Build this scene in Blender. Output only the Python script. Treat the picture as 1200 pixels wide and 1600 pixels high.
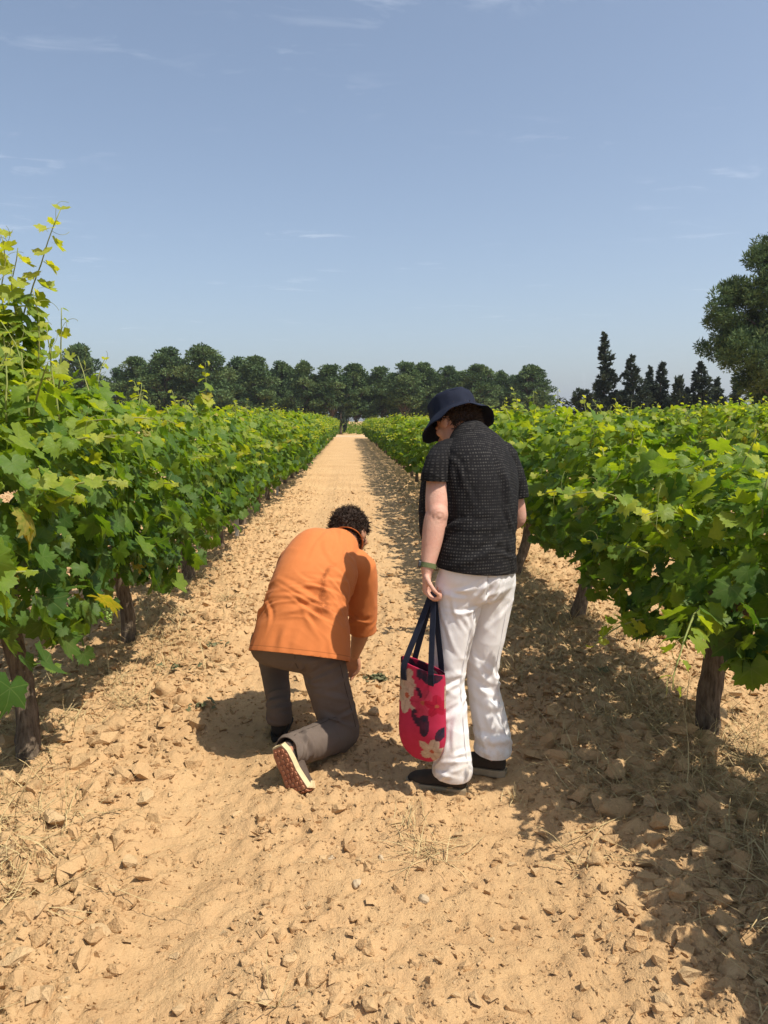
import bpy, bmesh, math, random
import numpy as np
from mathutils import Vector, Matrix, Quaternion, noise as mnoise

for o in list(bpy.data.objects):
    bpy.data.objects.remove(o)
scene = bpy.context.scene
COL = scene.collection
R = math.radians

# ------------------------------------------------------------------ camera
cam_data = bpy.data.cameras.new('camera')
cam = bpy.data.objects.new('camera', cam_data)
COL.objects.link(cam)
cam.location = (0.0, 0.0, 1.5)
cam.rotation_euler = (R(90 - 6.75), 0.0, R(-2.6))
cam_data.sensor_fit = 'VERTICAL'
cam_data.sensor_height = 32.0
cam_data.lens = 24.0
cam_data.clip_start = 0.05
cam_data.clip_end = 20000.0
scene.camera = cam

# ------------------------------------------------------------------ sun, sky, exposure
SUN_DIR = Vector((0.53, -0.28, 1.0)).normalized()      # towards the sun
sun_el = math.asin(SUN_DIR.z)
sun_az = math.atan2(SUN_DIR.x, SUN_DIR.y)
sl = bpy.data.lights.new('sun', 'SUN')
sl.energy = 5.0
sl.angle = R(0.5)
sl.color = (1.0, 0.93, 0.80)
sun = bpy.data.objects.new('sun', sl)
COL.objects.link(sun)
sun.rotation_euler = (-SUN_DIR).to_track_quat('-Z', 'Y').to_euler()
sun.location = (20, -5, 40)

world = bpy.data.worlds.new('World')
scene.world = world
world.use_nodes = True
wn, wl = world.node_tree.nodes, world.node_tree.links
wn.clear()
w_out = wn.new('ShaderNodeOutputWorld')
w_bg = wn.new('ShaderNodeBackground')
w_bg.inputs['Strength'].default_value = 0.132
sky = wn.new('ShaderNodeTexSky')
sky.sky_type = 'NISHITA'
sky.sun_disc = False
sky.sun_elevation = sun_el
sky.sun_rotation = sun_az
sky.altitude = 500
sky.air_density = 1.0
sky.dust_density = 2.2
sky.ozone_density = 1.6
w_hs = wn.new('ShaderNodeHueSaturation')
w_hs.inputs['Saturation'].default_value = 0.88
w_hs.inputs['Hue'].default_value = 0.498
wl.new(sky.outputs[0], w_hs.inputs['Color'])
# thin wisps of high cloud over the whole sky
w_tc = wn.new('ShaderNodeTexCoord')
w_sep = wn.new('ShaderNodeSeparateXYZ')
wl.new(w_tc.outputs['Generated'], w_sep.inputs[0])
w_mz = wn.new('ShaderNodeMath'); w_mz.operation = 'MAXIMUM'; w_mz.inputs[1].default_value = 0.06
wl.new(w_sep.outputs['Z'], w_mz.inputs[0])
w_dx = wn.new('ShaderNodeMath'); w_dx.operation = 'DIVIDE'
w_dy = wn.new('ShaderNodeMath'); w_dy.operation = 'DIVIDE'
wl.new(w_sep.outputs['X'], w_dx.inputs[0]); wl.new(w_mz.outputs[0], w_dx.inputs[1])
wl.new(w_sep.outputs['Y'], w_dy.inputs[0]); wl.new(w_mz.outputs[0], w_dy.inputs[1])
w_cmb = wn.new('ShaderNodeCombineXYZ')
wl.new(w_dx.outputs[0], w_cmb.inputs[0]); wl.new(w_dy.outputs[0], w_cmb.inputs[1])
w_map = wn.new('ShaderNodeMapping')
w_map.inputs['Location'].default_value = (5.3, 2.1, 0)
w_map.inputs['Rotation'].default_value = (0, 0, R(35))
w_map.inputs['Scale'].default_value = (1.0, 1.9, 1)
wl.new(w_cmb.outputs[0], w_map.inputs[0])
w_n1 = wn.new('ShaderNodeTexNoise')
w_n1.inputs['Scale'].default_value = 3.2; w_n1.inputs['Detail'].default_value = 7; w_n1.inputs['Roughness'].default_value = 0.62
w_n1.inputs['Distortion'].default_value = 0.5
wl.new(w_map.outputs[0], w_n1.inputs['Vector'])
w_n2 = wn.new('ShaderNodeTexNoise')
w_n2.inputs['Scale'].default_value = 0.9; w_n2.inputs['Detail'].default_value = 2
wl.new(w_map.outputs[0], w_n2.inputs['Vector'])
w_r1 = wn.new('ShaderNodeMapRange'); w_r1.inputs[1].default_value = 0.55; w_r1.inputs[2].default_value = 0.82
wl.new(w_n1.outputs['Fac'], w_r1.inputs[0])
w_r2 = wn.new('ShaderNodeMapRange'); w_r2.inputs[1].default_value = 0.52; w_r2.inputs[2].default_value = 0.72
wl.new(w_n2.outputs['Fac'], w_r2.inputs[0])
w_mm = wn.new('ShaderNodeMath'); w_mm.operation = 'MULTIPLY'
wl.new(w_r1.outputs[0], w_mm.inputs[0]); wl.new(w_r2.outputs[0], w_mm.inputs[1])
w_m3 = wn.new('ShaderNodeMath'); w_m3.operation = 'MULTIPLY'; w_m3.inputs[1].default_value = 0.42
wl.new(w_mm.outputs[0], w_m3.inputs[0])
w_mix = wn.new('ShaderNodeMixRGB')
w_mix.inputs['Color2'].default_value = (8.6, 8.7, 9.2, 1)
wl.new(w_m3.outputs[0], w_mix.inputs['Fac'])
wl.new(w_hs.outputs[0], w_mix.inputs['Color1'])
wl.new(w_mix.outputs[0], w_bg.inputs['Color'])
wl.new(w_bg.outputs[0], w_out.inputs['Surface'])

vs = scene.view_settings
vs.view_transform = 'Standard'
vs.look = 'None'
vs.exposure = 0.26
vs.gamma = 1.0
vs.use_curve_mapping = False
scene.render.engine = 'CYCLES'
scene.cycles.max_bounces = 6
scene.cycles.diffuse_bounces = 3
scene.cycles.transmission_bounces = 4
scene.cycles.use_denoising = True

# ------------------------------------------------------------------ helpers
def link(o, parent=None):
    COL.objects.link(o)
    if parent is not None:
        o.parent = parent
    return o

def empty(name, loc, label, cat, group=None):
    o = bpy.data.objects.new(name, None)
    o.empty_display_size = 0.1
    o.location = loc
    link(o)
    tag(o, label, cat, group)
    return o

def tag(o, label=None, cat=None, group=None, kind=None):
    if label: o['label'] = label
    if cat: o['category'] = cat
    if group: o['group'] = group
    if kind: o['kind'] = kind
    return o

def np_mesh(name, V, F, mat=None, smooth=False, attrs=None):
    """V (n,3), F (m,3) or (m,4) arrays, or a list of mixed faces."""
    me = bpy.data.meshes.new(name)
    if isinstance(F, np.ndarray):
        k = F.shape[1]
        V = np.ascontiguousarray(V, dtype=np.float32)
        me.vertices.add(len(V)); me.vertices.foreach_set('co', V.ravel())
        me.loops.add(F.size); me.loops.foreach_set('vertex_index', np.ascontiguousarray(F, dtype=np.int32).ravel())
        me.polygons.add(len(F))
        me.polygons.foreach_set('loop_start', np.arange(0, F.size, k, dtype=np.int32))
        me.update(calc_edges=True)
    else:
        me.from_pydata([tuple(v) for v in V], [], F)
    if mat: me.materials.append(mat)
    me.polygons.foreach_set('use_smooth', np.full(len(me.polygons), bool(smooth)))
    for k2, a in (attrs or {}).items():
        a = np.asarray(a, dtype=np.float32)
        if a.ndim == 1:
            at = me.attributes.new(k2, 'FLOAT', 'POINT'); at.data.foreach_set('value', a)
        elif a.shape[1] == 4:
            at = me.attributes.new(k2, 'FLOAT_COLOR', 'POINT'); at.data.foreach_set('color', a.ravel())
        else:
            at = me.attributes.new(k2, 'FLOAT_VECTOR', 'POINT'); at.data.foreach_set('vector', a.ravel())
    me.validate()
    me.update()
    return me

def mobj(name, me, parent=None, loc=None):
    o = bpy.data.objects.new(name, me)
    link(o, parent)
    if loc is not None: o.location = loc
    return o

def hash2(ix, iy, seed):
    h = (ix.astype(np.int64) * 374761393 + iy.astype(np.int64) * 668265263 + seed * 1274126177) & 0xFFFFFFFF
    h = ((h ^ (h >> 13)) * 1274126177) & 0xFFFFFFFF
    h = h ^ (h >> 16)
    return (h & 0xFFFFFF) / float(0xFFFFFF)

def pn2(x, y, seed=0):
    """2-D gradient noise, about -1..1"""
    x = np.asarray(x, dtype=np.float64); y = np.asarray(y, dtype=np.float64)
    ix = np.floor(x); iy = np.floor(y); fx = x - ix; fy = y - iy
    ux = fx * fx * fx * (fx * (fx * 6 - 15) + 10); uy = fy * fy * fy * (fy * (fy * 6 - 15) + 10)
    def g(dx, dy):
        a = hash2(ix + dx, iy + dy, seed) * 2 * np.pi
        return np.cos(a) * (fx - dx) + np.sin(a) * (fy - dy)
    a = g(0, 0); b = g(1, 0); c = g(0, 1); d = g(1, 1)
    return ((a + (b - a) * ux) + ((c + (d - c) * ux) - (a + (b - a) * ux)) * uy) * 1.5

def vn3(P, seed=0):
    """3-D value noise -1..1 for (n,3)"""
    P = np.asarray(P, dtype=np.float64)
    I = np.floor(P); Fr = P - I; U = Fr * Fr * (3 - 2 * Fr)
    def hv(dx, dy, dz):
        return hash2(I[:, 0] + dx + 57 * (I[:, 2] + dz), I[:, 1] + dy + 113 * (I[:, 2] + dz), seed) * 2 - 1
    r = 0
    for dx in (0, 1):
        for dy in (0, 1):
            for dz in (0, 1):
                w = (U[:, 0] if dx else 1 - U[:, 0]) * (U[:, 1] if dy else 1 - U[:, 1]) * (U[:, 2] if dz else 1 - U[:, 2])
                r = r + w * hv(dx, dy, dz)
    return r

# material helper ---------------------------------------------------------
class NT:
    def __init__(s, name):
        s.m = bpy.data.materials.new(name); s.m.use_nodes = True
        s.n = s.m.node_tree.nodes; s.l = s.m.node_tree.links
        s.n.clear()
        s.out = s.n.new('ShaderNodeOutputMaterial')
        s.p = s.n.new('ShaderNodeBsdfPrincipled')
        s.l.new(s.p.outputs[0], s.out.inputs['Surface'])
    def new(s, t, **kw):
        n = s.n.new('ShaderNode' + t)
        for k, v in kw.items():
            if k in n.inputs.keys(): n.inputs[k].default_value = v
            else: setattr(n, k, v)
        return n
    def link(s, a, b): s.l.new(a, b)
    def math(s, op, a, b=None, clamp=False):
        n = s.n.new('ShaderNodeMath'); n.operation = op; n.use_clamp = clamp
        for i, v in enumerate((a, b)):
            if v is None: continue
            if isinstance(v, (int, float)): n.inputs[i].default_value = v
            else: s.l.new(v, n.inputs[i])
        return n.outputs[0]
    def mix(s, fac, a, b, mode='MIX'):
        n = s.n.new('ShaderNodeMixRGB'); n.blend_type = mode
        for sock, v in zip(n.inputs, (fac, a, b)):
            if isinstance(v, (int, float)): sock.default_value = v
            elif isinstance(v, (tuple, list)): sock.default_value = (*v[:3], 1)
            else: s.l.new(v, sock)
        return n.outputs[0]
    def noise(s, scale, detail=4, rough=0.55, vec=None, dist=0.0):
        n = s.n.new('ShaderNodeTexNoise'); n.inputs['Scale'].default_value = scale
        n.inputs['Detail'].default_value = detail; n.inputs['Roughness'].default_value = rough
        n.inputs['Distortion'].default_value = dist
        s.l.new(vec if vec is not None else s.geo('Position'), n.inputs['Vector'])
        return n.outputs['Fac']
    def geo(s, k):
        if not hasattr(s, '_g'): s._g = s.n.new('ShaderNodeNewGeometry')
        return s._g.outputs[k]
    def objc(s):
        if not hasattr(s, '_tc'): s._tc = s.n.new('ShaderNodeTexCoord')
        return s._tc.outputs['Object']
    def attr(s, name, out='Fac'):
        n = s.n.new('ShaderNodeAttribute'); n.attribute_name = name
        return n.outputs[out]
    def rng(s, v, a, b, c=0.0, d=1.0):
        n = s.n.new('ShaderNodeMapRange'); s.l.new(v, n.inputs[0])
        for i, x in enumerate((a, b, c, d)): n.inputs[i + 1].default_value = x
        return n.outputs[0]
    def ramp(s, fac, stops):
        n = s.n.new('ShaderNodeValToRGB'); s.l.new(fac, n.inputs[0])
        e = n.color_ramp.elements
        while len(e) < len(stops): e.new(0.5)
        for el, (p, c) in zip(e, stops): el.position = p; el.color = (*c, 1)
        return n.outputs[0]
    def bump(s, h, strength=0.3, dist=0.01):
        n = s.n.new('ShaderNodeBump'); n.inputs['Strength'].default_value = strength; n.inputs['Distance'].default_value = dist
        s.l.new(h, n.inputs['Height']); s.l.new(n.outputs[0], s.p.inputs['Normal'])
        return n.outputs[0]
    def base(s, c, rough=0.8, spec=0.3):
        if isinstance(c, (tuple, list)): s.p.inputs['Base Color'].default_value = (*c[:3], 1)
        else: s.l.new(c, s.p.inputs['Base Color'])
        s.p.inputs['Roughness'].default_value = rough
        s.p.inputs['Specular IOR Level'].default_value = spec
        return s

def soil_material():
    t = NT('dry_soil')
    n1 = t.noise(0.9, 4, 0.6); n2 = t.noise(9.0, 6, 0.65); n3 = t.noise(90.0, 4, 0.7)
    c = t.ramp(n1, [(0.30, (0.455, 0.280, 0.138)), (0.55, (0.535, 0.342, 0.176)), (0.75, (0.585, 0.395, 0.212))])
    c = t.mix(t.rng(n2, 0.35, 0.70, 0.0, 0.55), c, (0.60, 0.405, 0.21))
    c = t.mix(t.rng(n3, 0.50, 0.80, 0.0, 0.45), c, (0.40, 0.24, 0.112))
    rnd = t.geo('Random Per Island')
    c = t.mix(t.rng(rnd, 0.86, 1.0, 0.0, 0.45), c, (0.62, 0.48, 0.29))
    c = t.mix(t.rng(rnd, 0.0, 0.30, 0.50, 0.0), c, (0.30, 0.165, 0.075))
    t.base(c, 0.95, 0.12)
    h = t.math('ADD', t.noise(160.0, 5, 0.7), t.math('MULTIPLY', t.noise(48.0, 4, 0.65), 2.2))
    t.bump(h, 0.70, 0.010)
    return t.m
M_SOIL = soil_material()

def stone_material():
    t = NT('pale_stone')
    c = t.ramp(t.noise(14.0, 5, 0.6), [(0.3, (0.42, 0.31, 0.19)), (0.7, (0.56, 0.44, 0.30))])
    t.base(c, 0.85, 0.25); t.bump(t.noise(80, 5, 0.7), 0.5, 0.006)
    return t.m
M_STONE = stone_material()

def leaf_material():
    t = NT('vine_leaf')
    age = t.attr('age')
    oi = t.new('ObjectInfo')
    rnd = t.math('FRACT', t.math('ADD', t.geo('Random Per Island'), oi.outputs['Random']))
    a2 = t.math('ADD', age, t.math('MULTIPLY', t.math('SUBTRACT', rnd, 0.5), 0.34), clamp=True)
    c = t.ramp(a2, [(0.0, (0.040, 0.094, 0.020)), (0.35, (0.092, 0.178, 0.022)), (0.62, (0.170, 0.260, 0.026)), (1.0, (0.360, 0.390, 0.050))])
    # veins from the leaf's own coordinates
    uv = t.n.new('ShaderNodeAttribute'); uv.attribute_name = 'luv'
    sp = t.new('SeparateXYZ'); t.link(uv.outputs['Vector'], sp.inputs[0])
    x, y = sp.outputs['X'], sp.outputs['Y']
    vein = None
    for ang in (0, 52, -52, 108, -108):
        sn, cs = math.sin(R(ang)), math.cos(R(ang))
        d = t.math('ABSOLUTE', t.math('SUBTRACT', t.math('MULTIPLY', x, cs), t.math('MULTIPLY', y, sn)))
        al = t.math('ADD', t.math('MULTIPLY', x, sn), t.math('MULTIPLY', y, cs))
        m = t.math('MULTIPLY', t.rng(d, 0.008, 0.028, 1.0, 0.0), t.math('GREATER_THAN', al, 0.0))
        vein = m if vein is None else t.math('MAXIMUM', vein, m)
    c = t.mix(t.math('MULTIPLY', vein, 0.22), c, (0.22, 0.28, 0.10))
    mott = t.noise(60.0, 3, 0.6)
    c = t.mix(t.rng(mott, 0.35, 0.7, 0.0, 0.22), c, (0.030, 0.075, 0.018))
    c = t.mix(t.math('MULTIPLY', t.math('GREATER_THAN', rnd, 0.990), t.rng(t.noise(45.0, 3, 0.6), .35, .6, .25, .9)), c, (0.34, 0.27, 0.06))
    c = t.mix(t.rng(t.noise(7.0, 3, 0.6), 0.50, 0.75, 0.0, 0.16), c, (0.30, 0.27, 0.17))
    t.base(c, 0.52, 0.25)
    tr = t.new('BsdfTranslucent')
    tc = t.mix(1.0, c, (2.4, 2.1, 0.5), 'MULTIPLY')
    t.link(tc, tr.inputs['Color'])
    mx = t.new('MixShader'); mx.inputs[0].default_value = 0.44
    t.link(t.p.outputs[0], mx.inputs[1]); t.link(tr.outputs[0], mx.inputs[2])
    t.link(mx.outputs[0], t.out.inputs['Surface'])
    t.bump(t.math('ADD', t.math('MULTIPLY', vein, -0.6), t.noise(70, 3, 0.5)), 0.35, 0.004)
    return t.m
M_LEAF = leaf_material()

def bark_material(name, a, b, sc=30):
    t = NT(name)
    mp = t.new('Mapping'); mp.inputs['Scale'].default_value = (1, 1, 0.16); t.link(t.objc(), mp.inputs[0])
    n = t.noise(sc, 6, 0.7, mp.outputs[0])
    c = t.ramp(n, [(0.30, a), (0.68, b)])
    t.base(c, 0.95, 0.1); t.bump(n, 0.9, 0.02)
    return t.m
M_BARK = bark_material('vine_bark', (0.060, 0.042, 0.030), (0.26, 0.20, 0.145), 60)
M_PBARK = bark_material('pine_bark', (0.07, 0.055, 0.045), (0.19, 0.15, 0.12), 5)

def plain(name, c, rough=0.8, spec=0.3, nz=None, bump=None, metal=0.0):
    t = NT(name)
    if nz:
        sc, c2, amt = nz
        cc = t.mix(t.rng(t.noise(sc, 4, 0.6, t.objc()), 0.35, 0.7, 0, amt), c, c2)
        t.base(cc, rough, spec)
    else: t.base(c, rough, spec)
    if bump: t.bump(t.noise(bump[0], 4, 0.6, t.objc()), bump[1], bump[2])
    t.p.inputs['Metallic'].default_value = metal
    return t.m
M_SHOOT = plain('green_shoot', (0.19, 0.24, 0.06), 0.6, 0.3, (20, (0.30, 0.24, 0.09), 0.6))
M_GALV = plain('galvanised_steel', (0.42, 0.43, 0.43), 0.5, 0.5, (25, (0.26, 0.26, 0.26), 0.5), None, 0.7)
M_GRAPE = plain('unripe_grape', (0.20, 0.30, 0.06), 0.4, 0.5)

def straw_material():
    t = NT('dry_straw')
    r = t.geo('Random Per Island')
    c = t.ramp(r, [(0.0, (0.24, 0.16, 0.075)), (0.5, (0.44, 0.32, 0.155)), (1.0, (0.56, 0.44, 0.23))])
    t.base(c, 0.85, 0.2)
    return t.m
M_STRAW = straw_material()

def needle_material(name, dark, mid, light):
    t = NT(name)
    oi = t.new('ObjectInfo')
    cl = t.attr('tint')
    v = t.math('ADD', cl, t.math('MULTIPLY', t.math('SUBTRACT', t.geo('Random Per Island'), 0.5), 0.5))
    v = t.math('ADD', v, t.math('MULTIPLY', t.math('SUBTRACT', oi.outputs['Random'], 0.5), 0.2), clamp=True)
    c = t.ramp(v, [(0.0, dark), (0.5, mid), (1.0, light)])
    t.base(c, 0.7, 0.2)
    tr = t.new('BsdfTranslucent'); t.link(c, tr.inputs['Color'])
    mx = t.new('MixShader'); mx.inputs[0].default_value = 0.18
    t.link(t.p.outputs[0], mx.inputs[1]); t.link(tr.outputs[0], mx.inputs[2]); t.link(mx.outputs[0], t.out.inputs['Surface'])
    return t.m
M_PINE = needle_material('pine_needles', (0.050, 0.090, 0.036), (0.092, 0.148, 0.052), (0.148, 0.200, 0.070))
M_CYP = needle_material('cypress_scales', (0.026, 0.038, 0.027), (0.042, 0.060, 0.038), (0.066, 0.088, 0.050))

# ================================================================== GROUND
ROW_L, ROW_R = -1.50, 1.74
ROWS_ALL = [-11.2, -7.98, -4.74, ROW_L, ROW_R, 4.98, 8.22, 11.46, 14.7]

def sstep(a, b, x):
    t = np.clip((x - a) / (b - a), 0, 1); return t * t * (3 - 2 * t)

def rough_at(x, y):
    """how cloddy the soil is: rough beside the rows and on the middle strip, smooth in the wheel tracks"""
    w = 0.10 * pn2(y * 0.7, y * 0 + 3.3, 5)
    tr1 = np.exp(-((x + 0.52 - w) / 0.20) ** 2)
    tr2 = np.exp(-((x - 0.62 - w) / 0.26) ** 2)
    mid = 0.62 + 0.38 * sstep(0.45, 1.0, np.abs(x - 0.08))
    r = 0.15 + mid * (1 - 0.62 * np.maximum(tr1, tr2)) + 0.35 * pn2(x * 1.3, y * 1.1, 9)
    return np.clip(r, 0.16, 1.35)

def ground_h(x, y, fine=True):
    x = np.asarray(x, dtype=np.float64); y = np.asarray(y, dtype=np.float64)
    near = 1 - sstep(14, 34, np.abs(y))
    h = 0.02 * pn2(x * 0.5, y * 0.4, 1) * near
    for rx in (ROW_L, ROW_R):
        h = h + 0.035 * np.exp(-((x - rx) / 0.45) ** 2) * near
    w = 0.10 * pn2(y * 0.7, y * 0 + 3.3, 5)
    h = h - (0.018 * np.exp(-((x + 0.52 - w) / 0.17) ** 2) + 0.018 * np.exp(-((x - 0.62 - w) / 0.2) ** 2)) * near
    if fine:
        rg = rough_at(x, y) * near
        b = np.abs(pn2(x * 5.5, y * 5.5, 21)) * 0.046
        b = b + np.abs(pn2(x * 12 + 0.5 * pn2(x * 6, y * 6, 4), y * 12, 22)) * 0.036
        b = b + np.abs(pn2(x * 27, y * 27, 23)) * 0.020
        b = b + np.abs(pn2(x * 58, y * 58, 24)) * 0.011
        h = h + b * rg + 0.0016 * pn2(x * 70, y * 70, 25) * near
    h = h + 1.35 * sstep(84, 100, y) * (1 - sstep(300, 700, y))
    return h - 0.036

def axis(lo, hi, dense):
    return dense
def grow(start, end, first, k):
    out = [start]; s = first; sign = 1 if end > start else -1
    while (end - out[-1]) * sign > 0:
        out.append(out[-1] + sign * s); s *= k
    return out
xs = np.array(sorted(set(list(np.arange(-1.7, 2.0, 0.0130)) + grow(-1.7, -7000, 0.017, 1.07)[1:] + grow(float(np.arange(-1.7, 2.0, 0.0130)[-1]), 7000, 0.017, 1.07)[1:])))
yy = [1.45]
while yy[-1] < 95: yy.append(yy[-1] + max(0.0105, 0.0063 * yy[-1]))
ys = np.array(sorted(grow(1.45, -7000, 0.02, 1.12)[1:] + yy + grow(yy[-1], 7000, 1.0, 1.12)[1:]))
GX, GY = np.meshgrid(xs, ys)
GZ = ground_h(GX.ravel(), GY.ravel())
ny, nx = GX.shape
idx = np.arange(ny * nx).reshape(ny, nx)
GF = np.stack([idx[:-1, :-1], idx[:-1, 1:], idx[1:, 1:], idx[1:, :-1]], -1).reshape(-1, 4)
g_me = np_mesh('ground', np.stack([GX.ravel(), GY.ravel(), GZ], -1), GF, M_SOIL, smooth=True)
ground = mobj('ground', g_me)
tag(ground, kind='structure')

# clods ------------------------------------------------------------------
rng = np.random.default_rng(7)
def ico():
    bm = bmesh.new(); bmesh.ops.create_icosphere(bm, subdivisions=1, radius=1)
    V = np.array([v.co[:] for v in bm.verts]); F = np.array([[v.index for v in f.verts] for f in bm.faces]); bm.free()
    return V, F
ICO_V, ICO_F = ico()          # 12 vertices, 20 faces
def clod_variant(seed, sub=False):
    r = np.random.default_rng(seed)
    # an angular lump: convex hull of a few scattered points, dented where it has enough of them
    n = 22 if sub else 8
    pts = norm(r.normal(size=(n, 3))) * r.uniform(0.72, 1.12, (n, 1)) * np.array([1.0, r.uniform(.65, 1.0), r.uniform(.5, .85)])
    bm = bmesh.new()
    for p in pts: bm.verts.new(p)
    h = bmesh.ops.convex_hull(bm, input=bm.verts)
    bmesh.ops.delete(bm, geom=[v for v in bm.verts if not v.link_faces], context='VERTS')
    bmesh.ops.triangulate(bm, faces=bm.faces)
    bm.verts.index_update(); bm.verts.ensure_lookup_table()
    V = np.array([v.co[:] for v in bm.verts]); F = np.array([[v.index for v in f.verts] for f in bm.faces]); bm.free()
    if sub: V = V * (1 + 0.16 * r.normal(size=(len(V), 1)))
    return V, F
def norm(a): return a / np.maximum(np.linalg.norm(a, axis=-1, keepdims=True), 1e-9)
CLODS = [clod_variant(100 + i) for i in range(20)]

def rot_z(a):
    c, s = np.cos(a), np.sin(a); z = np.zeros_like(a); o = np.ones_like(a)
    return np.stack([np.stack([c, -s, z], -1), np.stack([s, c, z], -1), np.stack([z, z, o], -1)], -2)

def sample_ground(n):
    """points spread over the visible wedge, thinning with distance"""
    u = rng.random(n)
    y = 1.55 * (17.0 / 1.55) ** u
    x = (rng.random(n) - 0.5) * 2 * (0.62 * y + 0.25) + 0.05 * y
    return x, y
N = 84000
cx, cy = sample_ground(N)
keep = rng.random(N) < np.clip(rough_at(cx, cy) * 0.80, 0.08, 1)
cx, cy = cx[keep], cy[keep]
size = 0.0056 * (1 - rng.random(len(cx))) ** -0.45
size = np.minimum(size, 0.034) * (0.55 + 0.6 * rough_at(cx, cy)) * np.clip(cy / 3.0, 0.75, 1.9)
size = np.minimum(size, 0.042)
cz = ground_h(cx, cy)
order = np.argsort(-(size / cy))
big = [i for i in order if 1.7 < cy[i] < 9 and abs(cx[i] - 0.05 * cy[i]) < 0.52 * cy[i]][:290]
bigset = np.zeros(len(cx), bool); bigset[big] = True
# the largest as parts of the ground
big_meshes = []
for k in range(24):
    V, F = clod_variant(300 + k, True)
    big_meshes.append(np_mesh('clod', V, F, M_SOIL))
for j, i in enumerate(big):
    o = mobj('clod', big_meshes[j % 24], ground)
    s = float(size[i]) * (1.45 if abs(cx[i] - 0.1) > 0.75 else 1.15)
    o.location = (cx[i], cy[i], cz[i] + s * 0.10)
    o.rotation_euler = (rng.uniform(-.35, .35), rng.uniform(-.35, .35), rng.uniform(0, 6.28))
    o.scale = (s, s, s * rng.uniform(0.8, 1.1))
# the uncountable rest as one object
sm = np.where(~bigset)[0]
Vs, Fs, base = [], [], 0
which = rng.integers(0, len(CLODS), len(sm))
for k, (V, F) in enumerate(CLODS):
    ii = sm[which == k]
    Rm = rot_z(rng.random(len(ii)) * 6.283)
    P = np.einsum('nij,vj->nvi', Rm, V) * size[ii][:, None, None] + np.stack([cx[ii], cy[ii], cz[ii] + size[ii] * 0.12], -1)[:, None, :]
    Vs.append(P.reshape(-1, 3))
    Fs.append((F[None] + (np.arange(len(ii)) * len(V))[:, None, None]).reshape(-1, 3) + base)
    base += len(ii) * len(V)
soil = mobj('soil_crumbs', np_mesh('soil_crumbs', np.concatenate(Vs), np.concatenate(Fs), M_SOIL))
tag(soil, 'small dry crumbs and lumps of ochre soil scattered over the ground', 'soil', kind='stuff')

def gz(x, y): return float(ground_h(np.array([x]), np.array([y]))[0])

# single stones and large lumps that stand out
def stone(x, y, s, seed, label, mat=M_SOIL, name='soil_lump', cat='clod', sz=0.8):
    r = np.random.default_rng(seed)
    bm = bmesh.new(); bmesh.ops.create_icosphere(bm, subdivisions=3, radius=1)
    V = np.array([v.co[:] for v in bm.verts]); F = np.array([[v.index for v in f.verts] for f in bm.faces]); bm.free()
    off = r.random(3) * 40
    d = 1 + 0.40 * vn3(V * 1.5 + off, seed) + 0.22 * vn3(V * 3.2 + off, seed + 1) + 0.12 * vn3(V * 7 + off, seed + 2)
    pl = norm(r.normal(size=(9, 3)))
    for q in pl: V = V - q * np.maximum(0, V @ q - 0.70)[:, None] * 0.8
    V = V * d[:, None] * np.array([1.0, 0.8, sz])
    o = mobj(name, np_mesh(name, V * s, F, mat, smooth=True))
    o.location = (x, y, gz(x, y) + s * sz * 0.42); o.rotation_euler = (0, 0, r.random() * 6.28)
    tag(o, label, cat, 'large lumps and stones on the soil')
    return o
for a in [
    (-1.02, 4.10, 0.075, 1, 'large reddish soil lump at the edge of the left row shade'),
    (-0.90, 4.00, 0.060, 2, 'angular ochre lump just right of the largest one by the left row'),
    (-1.14, 3.62, 0.070, 3, 'broad pale soil lump right of the nearest left vine trunk'),
    (1.02, 2.76, 0.062, 4, 'round brown soil lump lying in the right row shade'),
    (1.12, 3.05, 0.060, 5, 'flat topped lump in the middle of the right row shade'),
    (1.00, 2.00, 0.060, 6, 'largest soil lump half buried at the bottom right corner'),
    (0.83, 2.42, 0.036, 7, 'rounded lump on the edge of the shadow at lower right'),
    (1.04, 3.75, 0.065, 8, 'pale lump in a sunlit gap of the right row shade'),
    (0.95, 4.35, 0.055, 9, 'sunlit lump beside the white trousers at the shadow border'),
    (-0.10, 1.93, 0.036, 10, 'brown lump at the bottom left of centre beside a straw tuft'),
]: stone(*a)
for a in [
    (-0.07, 2.52, 0.012, 11, 'small dark grey stone left of the middle strip'),
    (0.105, 2.52, 0.013, 12, 'small whitish stone on the middle strip'),
    (0.02, 2.37, 0.018, 13, 'grey brown stone low on the middle strip'),
    (0.23, 2.28, 0.020, 14, 'pale angular stone right of the middle strip'),
]: stone(*a[:4], a[4], M_STONE, 'stone', 'stone')

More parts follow.
